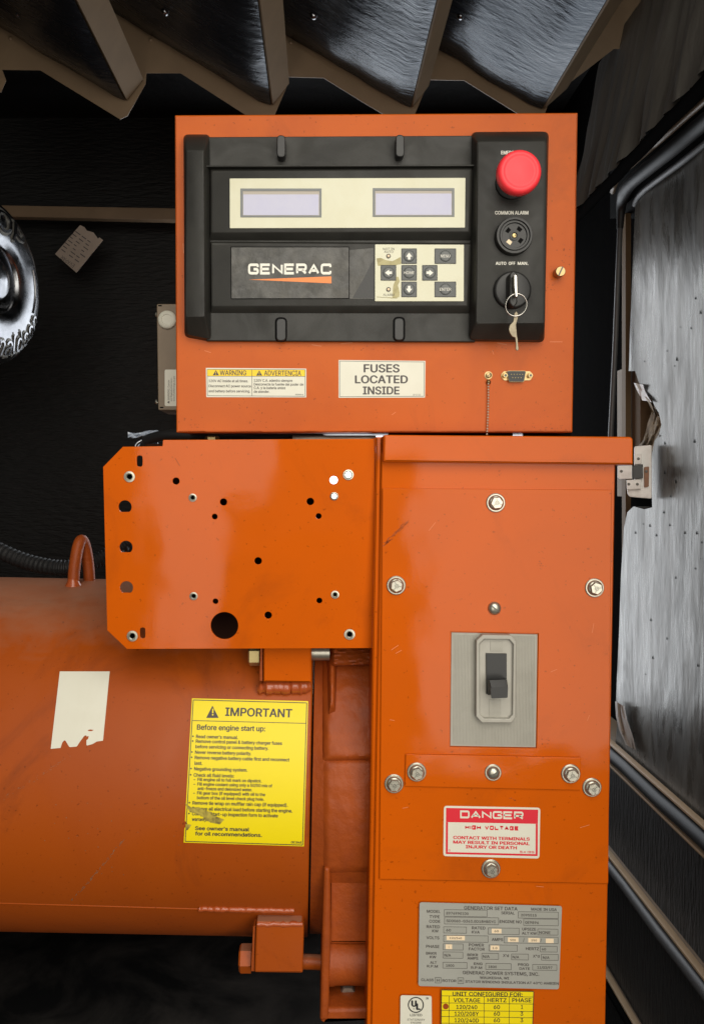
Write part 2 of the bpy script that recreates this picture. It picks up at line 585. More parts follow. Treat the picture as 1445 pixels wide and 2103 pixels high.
# square-ish extended capitals drawn with a constant stroke (unit box 1 x 1)
EU = {
 'A': [[(0, 0), (.5, 1), (1, 0)], [(.2, .32), (.8, .32)]],
 'C': [[(1, .72), (1, 1), (0, 1), (0, 0), (1, 0), (1, .28)]],
 'D': [[(0, 0), (0, 1), (1, 1), (1, 0), (0, 0)]],
 'E': [[(1, 1), (0, 1), (0, 0), (1, 0)], [(0, .5), (.9, .5)]],
 'G': [[(1, .72), (1, 1), (0, 1), (0, 0), (1, 0), (1, .48), (.52, .48)]],
 'H': [[(0, 0), (0, 1)], [(1, 0), (1, 1)], [(0, .5), (1, .5)]],
 'I': [[(.5, 0), (.5, 1)]],
 'J': [[(1, 1), (1, 0), (0, 0), (0, .3)]],
 'L': [[(0, 1), (0, 0), (1, 0)]],
 'M': [[(0, 0), (0, 1), (.5, .3), (1, 1), (1, 0)]],
 'N': [[(0, 0), (0, 1), (1, 0), (1, 1)]],
 'O': [[(.5, 1), (0, 1), (0, 0), (1, 0), (1, 1), (.5, 1)]],
 'P': [[(0, 0), (0, 1), (1, 1), (1, .42), (0, .42)]],
 'R': [[(0, 0), (0, 1), (1, 1), (1, .42), (0, .42)], [(.55, .42), (1, 0)]],
 'S': [[(1, .74), (1, 1), (0, 1), (0, .52), (1, .52), (1, 0), (0, 0), (0, .26)]],
 'T': [[(0, 1), (1, 1)], [(.5, 1), (.5, 0)]],
 'U': [[(0, 1), (0, 0), (1, 0), (1, 1)]],
 'V': [[(0, 1), (.5, 0), (1, 1)]],
 'W': [[(0, 1), (.25, 0), (.5, .9), (.75, 0), (1, 1)]],
 'Y': [[(0, 1), (.5, .5), (1, 1)], [(.5, .5), (.5, 0)]],
 '1': [[(.25, .75), (.55, 1), (.55, 0)]],
 '4': [[(.8, 0), (.8, 1), (0, .3), (1, .3)]],
 '5': [[(1, 1), (0, 1), (0, .55), (1, .55), (1, 0), (0, 0)]],
 '9': [[(1, .5), (0, .5), (0, 1), (1, 1), (1, 0), (0, 0)]],
}
SHARP = set('AMNVWY')
def euro(txt, th=0.2, asp=1.25, gap=0.28):
    """-> verts, faces with height 1 (th = stroke width)"""
    V_, F_ = [], []
    x = 0.0
    for ch in txt:
        if ch == ' ':
            x += asp * 0.55 + gap; continue
        wd = {'I': th, '1': 0.6, 'M': asp * 1.12, 'W': asp * 1.25, 'A': asp * 1.05}.get(ch, asp)
        for st in EU[ch]:
            iw = max(wd - th, 0.001)
            pts = [(x + th / 2 + p[0] * iw, th / 2 + p[1] * (1 - th)) for p in st]
            closed = st[0] == st[-1]
            if closed: pts = pts[:-1]
            if ch not in SHARP:
                if closed:
                    pts = rounded(pts, [0.0 if (ch == 'D' and i in (0, 1)) else 0.2 for i in range(len(pts))], 4)
                elif len(pts) > 2:
                    rs = [0.0] + [0.22] * (len(pts) - 2) + [0.0]
                    if ch in 'EPRLT': rs = [0.0 if p[0] < x + th else r for p, r in zip(pts, rs)]
                    body = rounded(pts, rs, 4)
                    pts = body
            n = len(pts)
            b0 = len(V_)
            for i in range(n):
                p = Vector(pts[i])
                if closed: a, c = Vector(pts[i - 1]), Vector(pts[(i + 1) % n])
                else: a, c = Vector(pts[max(i - 1, 0)]), Vector(pts[min(i + 1, n - 1)])
                d0, d1 = (p - a), (c - p)
                if d0.length < 1e-6: d0 = d1
                if d1.length < 1e-6: d1 = d0
                d0 = d0.normalized(); d1 = d1.normalized()
                n0 = Vector((-d0.y, d0.x)); n1 = Vector((-d1.y, d1.x))
                nn = (n0 + n1)
                nn = nn.normalized() if nn.length > 1e-6 else n0
                k = min(1 / max(nn.dot(n0), 0.35), 1.9)
                for sgn in (-1, 1):
                    q = p + nn * sgn * th / 2 * k
                    V_.append((q.x, min(max(q.y, 0.0), 1.0)))
            for i in range(n if closed else n - 1):
                j = (i + 1) % n
                F_.append((b0 + 2 * i, b0 + 2 * j, b0 + 2 * j + 1, b0 + 2 * i + 1))
        x += wd + gap
    return V_, F_

class Ink:
    """collects flat print lying on surface S at height h (mm)"""
    def __init__(s, S, h, z=Zid, zs=1.0, slope=0.0, lean=0.0):
        s.S, s.h, s.z, s.zs, s.slope, s.lean = S, h, z, zs, slope, lean
        s.V, s.F = [], []
        s.D = {}                     # overprinted strokes lie a hair higher
    def _put(s, vs_, fs, x0, yb, sx, sy, gx0, bold=0.0):
        offs = [(0, 0)] if bold <= 0.012 else [(-bold, 0), (bold, 0), (0, -bold * .6), (0, bold * .6)]
        for k, (ox, oy) in enumerate(offs):
            b = len(s.V)
            for gx, gy in vs_:
                a, c = (gx - gx0 + ox * BOLD) * sx, (gy + oy * BOLD) * sy
                if k: s.D[len(s.V)] = .03 * k
                s.V.append(s.z(x0 + a + s.lean * c, yb + a * s.slope - c))
            s.F += [tuple(b + i for i in f) for f in fs]
    def text(s, txt, x0, yb, x1=None, cap=10, bold=0.02, align='l'):
        """ink of txt spans x0..x1, baseline starts at (x0, yb), capitals cap high; zoom pixels"""
        vs_, fs = glyphs(txt, bold)
        if not vs_: return
        lo, hi = min(v[0] for v in vs_), max(v[0] for v in vs_)
        sy = cap / CAP
        sx = sy if x1 is None else (x1 - x0) / (hi - lo)
        if align == 'c' : x0 = x0 - (hi - lo) * sx / 2
        s._put(vs_, fs, x0, yb, sx, sy, lo, bold)
    def euro(s, txt, x0, yb, x1, cap, th=0.2, asp=1.25, gap=0.28):
        vs_, fs = euro(txt, th, asp, gap)
        lo, hi = min(v[0] for v in vs_), max(v[0] for v in vs_)
        s._put(vs_, fs, x0, yb, (x1 - x0) / (hi - lo), cap, lo)
    def poly(s, pts):
        b = len(s.V)
        s.V += [s.z(*p) for p in pts]
        s.F.append(tuple(range(b, b + len(pts))))
    def line(s, x0, y0, x1, y1, w):
        d = Vector((x1 - x0, y1 - y0)).normalized(); n = Vector((-d.y, d.x)) * w / 2
        s.poly([(x0 + n.x, y0 + n.y), (x1 + n.x, y1 + n.y), (x1 - n.x, y1 - n.y), (x0 - n.x, y0 - n.y)])
    def lines(s, x0, y0, x1, y1, w, n=12):
        for i in range(n):
            a, b = i / n, (i + 1) / n
            s.line(x0 + (x1 - x0) * a, y0 + (y1 - y0) * a, x0 + (x1 - x0) * b, y0 + (y1 - y0) * b, w)
    def quad(s, tl, tr, br, bl, w, n=1):
        for a, b in ((tl, tr), (tr, br), (br, bl), (bl, tl)):
            s.lines(*a, *b, w, n)
    def ring(s, cx, cy, r, w, n=36):
        b = len(s.V)
        for i in range(n):
            t = 2 * math.pi * i / n
            for q in (r - w / 2, r + w / 2):
                s.V.append(s.z(cx + q * math.cos(t), cy + q * math.sin(t)))
        for i in range(n):
            j = (i + 1) % n
            s.F.append((b + 2 * i, b + 2 * j, b + 2 * j + 1, b + 2 * i + 1))
    def dot(s, cx, cy, r, n=14, ry=None):
        s.poly([(cx + r * math.cos(2 * math.pi * i / n), cy + (ry or r) * math.sin(2 * math.pi * i / n)) for i in range(n)])
    def tri(s, cx, cy, w, hgt):
        s.poly([(cx - w / 2, cy + hgt / 2), (cx + w / 2, cy + hgt / 2), (cx, cy - hgt / 2)])
    def mesh(s):
        vs_ = [s.S.at(x, y, (s.h + s.D.get(i, 0.0)) / K) for i, (x, y) in enumerate(s.V)]
        me = bpy.data.meshes.new('m')
        me.from_pydata([tuple(v) for v in vs_], [], s.F)
        me.update()
        return me
#==PART2==
# ------------------------------------------------------------------ the surfaces of this place
C = Plane(P(770, 562, .82), (0, -math.cos(R_(2.5)), -math.sin(R_(2.5))))          # control cabinet front
B = Plane(P(1010, 1400, .80), (0, -1, 0), R_(1.0))                                 # breaker cabinet cover
MP = Plane(P(500, 1120, .815), (0, -math.cos(R_(3)), -math.sin(R_(3))))            # mounting plate
W = Plane((.47, 1, ZC), (-1, 0, 0))                                                # lining of the right wall
AX = Vector((math.cos(R_(1.1)), 0, -math.sin(R_(1.1))))
CY = Cyl((-.20, 1.0466, ZC - .3505), AX, .22)                                      # alternator barrel
BE = Plane((0, 1.15, ZC), (0, -1, 0))                                              # end plate of the roof baffles
BW = Plane((0, 1.70, ZC), (0, -1, 0))                                              # back wall

Z4 = Z(350, 240, 1445 / 430); Z5 = Z(740, 250, 1445 / 460); Z6 = Z(350, 690, 1445 / 430)
Z7 = Z(680, 690, 1445 / 660); ZI = Z(360, 1400, 1445 / 440); ZD = Z(770, 1620, 1445 / 520)
ZN = Z(770, 1840, 1445 / 410); ZL = Z(0, 880, 2.89); ZR = Z(400, 880, 1445 / 430)
ZB = Z(760, 1180, 1445 / 530); ZK = Z(400, 1700, 1445 / 460); ZA = Z(0, 1340, 3.4475)
ZE = Z(0, 380, 3.6125); ZW = Z(1150, 350, 2.803); ZX = Z(1180, 1050, 1.996); ZT = Z(500, 1320, 1445 / 300)

# ------------------------------------------------------------------ setting: enclosure
opening = [(395, 545), (1165, 545), (1165, 1450), (668, 1450), (668, 903), (395, 903)]
me = flat(BW, [(-900, -500), (2000, -500), (2000, 2200), (-900, 2200)], 0, 0,
          holes=[[tuple(v * K for v in BW.ab(*p)) for p in opening]])
struct('wall_back', me, 'back_wall')
struct('sky', from_py([P(x, y, 1.80) for x, y in rect(330, 430, 1240, 1520)], [(0, 1, 2, 3)]), 'daylight')
struct('wall_left', box(-1.02, -1.0, .62, 1.70, 0, 2.1), 'back_wall')
struct('ceiling', box(-1.0, .62, .62, 1.70, ZC + .80, ZC + .82), 'back_wall')
struct('floor', box(-6, 6, -6, 1.72, -.02, 0), 'floor_dust')
wr = struct('wall_right', box(.52, .54, .30, 1.70, 0, 2.1), 'matte_black')

# right wall lining: sheets of film-faced foam held by rails that run back along the wall
film = zz(Zid, [(1303, 425), (1320, 400), (1760, 62), (1760, 2090), (1262, 1535), (1266, 1490), (1264, 1430), (1270, 1300), (1274, 1180),
                (1280, 1085), (1287, 1052), (1300, 1040), (1322, 1046), (1338, 1042), (1337, 1000), (1336, 960), (1338, 930), (1343, 905), (1352, 893), (1357, 872),
                (1352, 848), (1345, 838), (1338, 822), (1328, 810), (1322, 797), (1311, 786), (1303, 762), (1290, 762), (1294, 640), (1299, 520)])
lining = root('foam_lining', 'grey worn film-faced foam sheet with a torn hole on the right wall', 'foam lining', (.50, 1.0, ZC - .42))
me = prism(W, film, -22, 0, 0)
part('film_sheet', me, 'side_film', lining)
flk = Ink(W, 0.6)
rnd = random.Random(3)
for i in range(34):
    x, y = rnd.uniform(1300, 1445), rnd.choice([rnd.uniform(520, 760), rnd.uniform(880, 1180), rnd.uniform(1050, 1420)])
    if x < 1360 and 760 < y < 1060: continue
    s_ = rnd.uniform(1.0, 2.6)
    flk.poly([(x, y - 2.4 * s_), (x + .9 * s_, y + s_), (x - .5 * s_, y + 1.1 * s_)])
o = part('pinhole', flk.mesh(), 'black_void', lining); o['kind'] = 'stuff'
def crumple(pts, S, h, amp, seed, n=9):
    """torn foam core behind the tear: a crumpled strip between two pixel polylines"""
    a, b = pts
    vs_, fs = [], []
    m = len(a)
    for i in range(m):
        for j in range(n + 1):
            t = j / n
            x, y = a[i][0] * (1 - t) + b[i][0] * t, a[i][1] * (1 - t) + b[i][1] * t
            nz_ = noise.noise(Vector((i * .9 + seed, j * .55, seed)))
            vs_.append(S.at(x + 3 * nz_, y, (h + amp * nz_) / K))
    for i in range(m - 1):
        for j in range(n):
            k = i * (n + 1) + j
            fs.append((k, k + 1, k + n + 2, k + n + 1))
    return from_py(vs_, fs, 30)
part('torn_foam', crumple(([(1311, 790), (1318, 806), (1328, 824), (1336, 846), (1330, 868), (1324, 890), (1318, 905), (1308, 918)],
                           [(1328, 806), (1336, 824), (1348, 842), (1356, 858), (1360, 876), (1354, 896), (1346, 912), (1342, 926)]), W, -6, 9, 4.0), 'foam_torn', lining,
     label='ragged tan foam core showing in the tear')
part('torn_flap', crumple(([(1300, 786), (1306, 800), (1312, 812), (1318, 822)], [(1318, 790), (1324, 803), (1330, 816), (1336, 826)]), W, 3, 5, 9.0, 5), 'white_paint', lining,
     label='pale curled film flap at the tear')
part('torn_flap', crumple(([(1262, 1440), (1264, 1470), (1270, 1500), (1284, 1530)], [(1280, 1450), (1286, 1478), (1298, 1512), (1304, 1540)]), W, 8, 7, 2.0, 6), 'sticker_grey', lining,
     label='pale curled film flap at the bottom corner')

def wall_strip(name, label, x0, z0, z1, material, y0=.45, y1=1.66):
    return single(name, box(x0, .519, y0, y1, ZC + z0, ZC + z1), material, label, 'foam lining')
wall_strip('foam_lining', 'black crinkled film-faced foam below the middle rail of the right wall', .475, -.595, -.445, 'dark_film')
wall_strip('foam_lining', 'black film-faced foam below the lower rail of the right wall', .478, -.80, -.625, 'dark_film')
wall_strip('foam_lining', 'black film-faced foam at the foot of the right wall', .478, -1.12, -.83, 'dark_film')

def rail(label, z, x=.455, seal=.0112, seal_mat='rubber', low=True):
    r = root('wall_rail', label, 'rail', (x + .02, 1.05, ZC + z - .02), 'rails along the right wall')
    part('channel', box(x + .010, .518, .45, 1.62, ZC + z - .016, ZC + z + .013, .001), 'tan_metal', r)
    part('edge_strip', box(x + .002, x + .012, .45, 1.62, ZC + z + .0135, ZC + z + .0175, .0008), 'tan_light', r)
    if low: part('edge_strip', box(x + .002, x + .012, .45, 1.62, ZC + z - .0205, ZC + z - .0165, .0008), 'tan_light', r)
    part('rubber_seal', tube([(x + .007, .45 + .06 * i, ZC + z - .0015 + .0012 * math.sin(i * 1.7)) for i in range(20)], seal, 14), seal_mat, r)
    return r
rail('black rubber seal on the tan rail just below the torn foam sheet', -.425)
rail('grey topped tan rail running below the crinkled black foam', -.605, .455, .0095, 'rubber_grey', False)
rail('short lowest tan rail glimpsed beside the foot of the breaker cabinet', -.815, .462, .007, 'matte_black', False)

# upper door seal: a rubber bulb that turns the corner and runs down the edge of the opening
pts = [(1560, 155, .80), (1445, 250, .92), (1380, 305, .99), (1330, 345, 1.06), (1298, 372, 1.12), (1283, 392, 1.16), (1276, 415, 1.19), (1273, 450, 1.20),
       (1270, 520, 1.20), (1266, 620, 1.20), (1262, 720, 1.20), (1257, 820, 1.20), (1253, 900, 1.20), (1250, 1000, 1.20)]
seal = root('door_seal', 'black rubber bulb seal bending round the upper right door corner', 'seal', P(1253, 900, 1.20))
def rsp(pts, n=6):
    out = []
    v = [Vector(P(*p)) for p in pts]
    for i in range(len(v) - 1):
        p0, p1, p2, p3 = v[max(i - 1, 0)], v[i], v[i + 1], v[min(i + 2, len(v) - 1)]
        for k in range(n):
            t = k / n
            out.append(0.5 * ((2 * p1) + (p2 - p0) * t + (2 * p0 - 5 * p1 + 4 * p2 - p3) * t * t + (3 * p1 - p0 - 3 * p2 + p3) * t ** 3))
    out.append(v[-1])
    return out
sp = rsp(pts)
part('bulb', tube(sp[:45], lambda k: .0100 if k < 30 else .0100 - (k - 30) / 15 * .0055, 14), 'rubber', seal)
part('lip', tube(sp[44:], .0040, 10), 'rubber_grey', seal, label='thin grey vertical edge of the seal')
part('lip', tube([p + Vector((.016, -.004, -.014)) for p in sp[:34]], .0045, 8), 'rubber_grey', seal)
part('trim_strip', tube([p + Vector((-.010, .012, .016)) for p in sp[:36]], .0040, 6), 'tan_metal', seal)
part('trim_strip', tube([p + Vector((.028, -.006, -.024)) for p in sp[:30]], .0030, 6), 'tan_light', seal)
single('metal_post', box(P(1281, 500, 1.24).x, P(1292, 500, 1.24).x, 1.235, 1.25, ZC - .35, ZC + .47), 'tan_lip',
       'thin tan metal post between the door seal and the foam lining', 'post')
single('metal_post', box(.496, .519, 1.205, 1.30, ZC - .02, ZC + .19, .002), 'tan_lip',
       'wide tan metal corner post showing through the torn foam', 'post')

# overhanging pad at the top right
def wavy(x0, x1, y0, y1, z0, z1, nu=150, nv=26):
    vs_, fs = [], []
    for i in range(nu + 1):
        y = y0 + (y1 - y0) * i / nu
        for j in range(nv + 1):
            t = j / nv
            z = z0 + (z1 - z0) * t
            g = (1 - t) ** 1.5
            d = noise.noise(Vector((y * 48, t * 1.6, 1.3))) * .013 * (.45 + g) + noise.noise(Vector((y * 160, t * 5, 7))) * .0022 * (.3 + g)
            vs_.append((x0 + (x1 - x0) * t + d, y, z + d * .4))
    for i in range(nu):
        for j in range(nv):
            k = i * (nv + 1) + j
            fs.append((k, k + 1, k + nv + 2, k + nv + 1))
    return from_py(vs_, fs, 70)
pad = root('foam_pad', 'black puckered foam pad sloping under the roof at the upper right', 'foam pad', (.43, 1.0, ZC + .42))
part('puckered_film', wavy(.398, .452, .50, 1.26, ZC + .425, ZC + .68), 'foam_film', pad)
part('rolled_edge', tube([(.404 + .001 * math.sin(i * 2.3), .50 + .04 * i, ZC + .420) for i in range(20)], .008, 12), 'matte_black', pad)
part('backing', box(.47, .60, .50, 1.26, ZC + .43, ZC + .70), 'black_void', pad)

# roof baffles
tips = [(-42, 190), (255, 214), (553, 223), (838, 228), (1106, 230)]
names_b = ['roof baffle cut off by the left edge, only its tan tip in view',
           'black padded roof baffle at the far left with a wide tan lip',
           'black padded roof baffle above the left half of the control cabinet',
           'black padded roof baffle with blue sheen above the right half of the cabinet',
           'widest bluish roof baffle at the upper right, beside the puckered pad']
DV = Vector((330, 203)); LV = Vector((38, -50))
for k, (tx, ty) in enumerate(tips):
    p1 = Vector((tx, ty)); p0 = p1 - DV; q1 = p1 + LV; q0 = p0 + LV
    if k == 4: q1 = p1 + Vector((52, -46)); q0 = p0 + LV
    y0_, y1_ = .52, 1.146
    sec = [BE.at(*v) for v in (p0, p1, q1, q0)]
    b0 = root('roof_baffle', names_b[k], 'baffle', (sec[1].x, 1.146, sec[1].z), 'baffles under the roof')
    d = (sec[1] - sec[0]).normalized(); l = (sec[2] - sec[1]).normalized()
    # padded slab with a slightly pillowed lower face
    vs_, fs = [], []
    nu, nv = 40, 16
    for i in range(nu + 1):
        y = y0_ + (y1_ - y0_) * i / nu
        for j in range(nv + 1):
            t = j / nv
            p = sec[0] + (sec[1] - sec[0]) * t
            puff = .007 * (math.sin(math.pi * min(max(t, 0), 1)) ** .5) * min(1, (nu - i) / 3)
            puff += .0035 * noise.noise(Vector((y * 9 + k * 3, t * 5, 2.0))) + .0010 * noise.noise(Vector((y * 60, t * 9, k)))
            if j == nv: puff = -.004
            q = p - l * puff
            vs_.append((q.x, y, q.z))
    for i in range(nu):
        for j in range(nv):
            a = i * (nv + 1) + j
            fs.append((a, a + 1, a + nv + 2, a + nv + 1))
    part('pad', from_py(vs_, fs, 70), 'baffle_film', b0)
    s1 = sec[1] + l * .006
    quad_ = [s1, s1 + d * .0025, sec[2] + d * .0025, sec[2]]
    vs_ = [(v.x, y, v.z) for y in (y0_, y1_ - .001) for v in quad_]
    part('lip', from_py(vs_, [(0, 1, 2, 3), (4, 5, 6, 7), (0, 1, 5, 4), (1, 2, 6, 5), (2, 3, 7, 6), (3, 0, 4, 7)]), 'tan_lip', b0)
    vs_ = [(v.x, y, v.z) for y in (y0_, y1_ - .001) for v in (sec[0] + l * .012, sec[1] + l * .010, sec[2], sec[3])]
    part('backing', from_py(vs_, [(0, 1, 2, 3), (4, 5, 6, 7), (0, 1, 5, 4), (1, 2, 6, 5), (2, 3, 7, 6), (3, 0, 4, 7)]), 'tan_lip', b0)
    rv = {1: (36, 29), 2: (338, 26), 3: (642, 34), 4: (943, 34)}.get(k)
    if rv:
        # washer head on the pad: intersect the pad plane
        n_ = d.cross(Vector((0, 1, 0)))
        r_ = ray(*rv); t_ = (sec[0] - l * .006 - CAMP).dot(n_) / r_.dot(n_)
        hp = CAMP + r_ * t_
        mm_ = Matrix.Translation(hp) @ (-l).to_track_quat('Z', 'Y').to_matrix().to_4x4()
        part('retaining_pin', lathe([(.0055, -.003), (.0052, .0005), (.0040, .0022), (.002, .003), (0, .0032)], 16, 60), 'chrome', b0, mm_)
saw = [(-200, -300), (1700, -300), (1700, 100), (1260, 100), (1130, 200), (1108, 262), (1060, 232), (952, 165), (882, 164), (870, 190), (845, 250), (832, 262), (750, 213), (664, 160), (592, 158),
       (588, 180), (560, 245), (546, 262), (500, 233), (371, 150), (301, 150), (299, 172), (262, 238), (247, 245), (83, 144), (5, 143), (13, 165), (2, 190), (-60, 150), (-200, 60)]
saw_ = root('baffle_end_plate', 'tan sheet metal plate with a saw-toothed lower edge behind the roof baffles', 'end plate', P(740, 262, 1.15))
part('sheet', prism(BE, saw, -1.0, 0, 0), 'tan_metal', saw_)
for x, y in ((22, 79), (310, 82), (597, 88)):
    part('rivet', lathe([(.0036, 0), (.003, .0014), (0, .002)], 12, 60), 'tan_metal', saw_, BE.M(x, y, .0002))

single('cross_rail', prism(Plane((0, 1.60, ZC), (0, -1, 0), R_(.8)), [(-200, 418), (430, 429), (430, 453), (-200, 440)], -20, 0, .8), 'tan_metal',
       'tan horizontal rail on the dark back wall left of the control cabinet', 'rail')
# parts sticker on the dark wall
S3 = Plane((0, 1.58, ZC), (0, -1, 0))
stk = root('parts_sticker', 'small torn greyish parts sticker stuck askew on the dark back wall', 'sticker', P(150, 560, 1.59))
so = zz(ZE, [(410, 512), (595, 297), (628, 312), (645, 338), (672, 345), (695, 352), (716, 380), (728, 398), (740, 388), (765, 408), (568, 650)])
part('paper', prism(S3, so, -1.2, 0, 0, .4), 'sticker_grey', stk)
part('backing', prism(S3, zz(ZE, [(430, 500), (595, 320), (740, 420), (570, 630)]), -12, -1.3), 'black_void', stk)
ink = Ink(S3, .5, ZE)
def rot_text(ink, txt, cx, cy, wd, cap, ang, bold=.03):
    vs_, fs = glyphs(txt, bold)
    lo, hi = min(v[0] for v in vs_), max(v[0] for v in vs_)
    sx, sy = wd / (hi - lo), cap / CAP
    b = len(ink.V); c, s_ = math.cos(ang), math.sin(ang)
    for gx, gy in vs_:
        a, h_ = (gx - (lo + hi) / 2) * sx, (gy - CAP / 2) * sy
        ink.V.append(ink.z(cx + a * c + h_ * s_, cy + a * s_ - h_ * c))
    ink.F += [tuple(b + i for i in f) for f in fs]
A0 = math.atan2(-(610 - 540), -(550 - 455)) 
rot_text(ink, 'EVAPAR', 503, 568, 116, 30, A0, .05)
rnd = random.Random(11)
for i in range(7):
    t = i / 6
    bx, by = 530 + 95 * t, 530 - 140 * t
    for j in range(3):
        u0 = -0.95 + j * .66 + rnd.uniform(-.1, .1)
        ex = bx + u0 * 75; ey = by + u0 * 55
        w_ = rnd.uniform(.25, .5)
        ink.line(ex, ey, ex + 75 * w_, ey + 55 * w_, 7)
part('lettering', ink.mesh(), 'print_dark', stk)

# ------------------------------------------------------------------ shared hardware
def hex_prof(r, h, cham):
    vs_, fs = [], []
    for (rr, z) in ((r, 0), (r, h - cham), (r * .86, h)):
        for i in range(6):
            t = math.pi / 3 * i
            vs_.append((rr * math.cos(t), rr * math.sin(t), z))
    for k in range(2):
        for i in range(6):
            j = (i + 1) % 6
            fs.append((k * 6 + i, k * 6 + j, k * 6 + 6 + j, k * 6 + 6 + i))
    fs.append(tuple(12 + i for i in range(6)))
    return from_py(vs_, fs)
WASHER = lathe([(.0097, 0), (.0097, .0011), (.0090, .0016), (.0062, .0016)], 32)
FLANGE = lathe([(.0080, 0), (.0079, .0012), (.0070, .0024), (.0060, .0030)], 32)
HEXH = hex_prof(.0068, .0056, .0010)
def mark_mesh():
    vs_, fs = [], []
    def bar(r0, r1, w, t):
        b = len(vs_); c, s_ = math.cos(t), math.sin(t)
        for r, q in ((r0, -w), (r1, -w), (r1, w), (r0, w)):
            vs_.append((r * c - q * s_, r * s_ + q * c, .0072))
        fs.append((b, b + 1, b + 2, b + 3))
    for t in (90, 210, 330): bar(.0024, .0046, .00028, R_(t))
    n = 20; b = len(vs_)
    for i in range(n):
        t = 2 * math.pi * i / n
        for q in (.0016, .0021): vs_.append((q * math.cos(t), q * math.sin(t), .0072))
    for i in range(n):
        j = (i + 1) % n; fs.append((b + 2 * i, b + 2 * j, b + 2 * j + 1, b + 2 * i + 1))
    for x in (-.0007, .0007):
        b = len(vs_); vs_.extend([(x - .0002, -.001, .0072), (x + .0002, -.001, .0072), (x + .0002, .001, .0072), (x - .0002, .001, .0072)]); fs.append((b, b + 1, b + 2, b + 3))
    b = len(vs_); vs_.extend([(-.0007, -.0002, .0072), (.0007, -.0002, .0072), (.0007, .0002, .0072), (-.0007, .0002, .0072)]); fs.append((b, b + 1, b + 2, b + 3))
    me = bpy.data.meshes.new('m'); me.from_pydata(vs_, [], fs); return me
MARK = mark_mesh()
def hexbolt(parent, S, px, py, h=0.0, rot=0.0, tilt=(0, 0)):
    m = S.M(px, py, h, rot)
    w = part('bolt', HEXH, 'zinc', parent, m @ Matrix.Translation((0, 0, .0016)) @ Matrix.Rotation(tilt[0], 4, 'X'))
    part('washer', WASHER, 'zinc', w, m)
    part('flange', FLANGE, 'zinc', w, m @ Matrix.Translation((0, 0, .0014)))
    part('head_mark', MARK, 'zinc_dark', w, m @ Matrix.Translation((0, 0, .00012)))
    return w
PAN = lathe([(.0068, 0), (.0067, .0012), (.0055, .0030), (.0034, .0042), (0, .0047)], 28, 60)
SLOT = from_py([(-.0066, -.0007, .0030), (.0066, -.0007, .0030), (.0055, -.0007, .0042), (-.0055, -.0007, .0042), (-.0066, .0007, .0030), (.0066, .0007, .0030),
                (.0055, .0007, .0042), (-.0055, .0007, .0042), (-.003, -.0007, .00485), (.003, -.0007, .00485), (-.003, .0007, .00485), (.003, .0007, .00485)],
               [(3, 2, 9, 8), (7, 6, 11, 10), (8, 9, 11, 10), (3, 8, 10, 7), (2, 9, 11, 6), (0, 1, 2, 3), (4, 5, 6, 7)])
def slotscrew(parent, S, px, py, h, rot, washer=False, material='zinc'):
    m = S.M(px, py, h, rot)
    w = part('slotted_screw', PAN, material, parent, m @ Matrix.Translation((0, 0, .0012 if washer else 0)))
    part('slot', SLOT, 'zinc_dark', w, m @ Matrix.Translation((0, 0, .0012 if washer else 0)))
    if washer: part('washer', WASHER, 'zinc', w, m @ Matrix.Scale(.88, 4))
    return w

# ------------------------------------------------------------------ control cabinet
cab = root('control_cabinet', 'orange steel control cabinet with black plastic instrument panel', 'control cabinet', P(770, 888, .94))
part('cabinet_shell', prism(C, [(359, 236), (1186, 231), (1175, 888), (362, 888)], -225, 0, 1.6, .6), 'orange_cabinet', cab)
pan = part('control_panel', prism(C, [(424, 281), (985, 278), (975, 702), (424, 700)], .2, 7, 1.0), 'black_plastic', cab)
part('end_rail', loft(C, [([(377, 276), (431, 276), (434, 702), (379, 692)], .2, 5), ([(377, 282), (430, 281), (433, 697), (379, 686)], 10, 5), ([(382, 307), (420, 307), (422, 653), (381, 653)], 25, 2), ([(384, 310), (418, 310), (420, 650), (383, 650)], 26, 2)]), 'black_plastic', pan)
part('switch_housing', loft(C, [([(967, 271), (1126, 270), (1117, 703), (961, 701)], .2, 6), ([(969, 272), (1125, 271), (1116, 699), (963, 697)], 12, 6), ([(979, 289), (1122, 288), (1118, 666), (976, 667)], 27, 3), ([(982, 292), (1119, 291), (1115, 663), (979, 664)], 28, 3)]), 'black_plastic', pan)
part('display_ledge', loft(C, [([(428, 344), (978, 339), (972, 494), (430, 494)], 7, 1), ([(434, 350), (968, 346), (964, 477), (434, 479)], 15, 1.5), ([(437, 353), (965, 349), (961, 474), (437, 476)], 15.8, 1.5)]), 'black_plastic', pan)
part('keypad_ledge', loft(C, [([(430, 496), (974, 499), (966, 644), (433, 643)], 7, 1), ([(434, 499), (966, 502), (960, 629), (435, 630)], 13.4, 1.5), ([(437, 502), (963, 505), (957, 626), (438, 627)], 14, 1.5)]), 'black_plastic', pan)
part('drip_ridge', prism(C, [(421, 342.5), (420, 339.5), (978, 337.5), (978, 341)], 7, 19, .5), 'black_plastic', pan)
def capsule(cx, cy, w, hgt):
    return rect(cx - w / 2, cy - hgt / 2, cx + w / 2, cy + hgt / 2)
for cx, cy, h1, w in ((577, 300, 20, 18), (821, 299, 20, 18), (577, 677, 10.5, 20), (819, 676, 10.5, 20)):
    part('screw_boss', prism(C, capsule(cx, cy, w, 46), 7, h1, 1.2, 4.4), 'black_satin', pan)
    if h1 < 15:
        part('boss_groove', flat(C, capsule(cx, cy, w + 5, 51), 7.15, 5.4), 'black_void', pan)
strip = [(471.8, 366.5), (955.2, 365.2), (954, 467.4), (472, 468.6)]
part('display_strip', prism(C, strip, 15.8, 16.4, .2, .8), 'cream', pan)
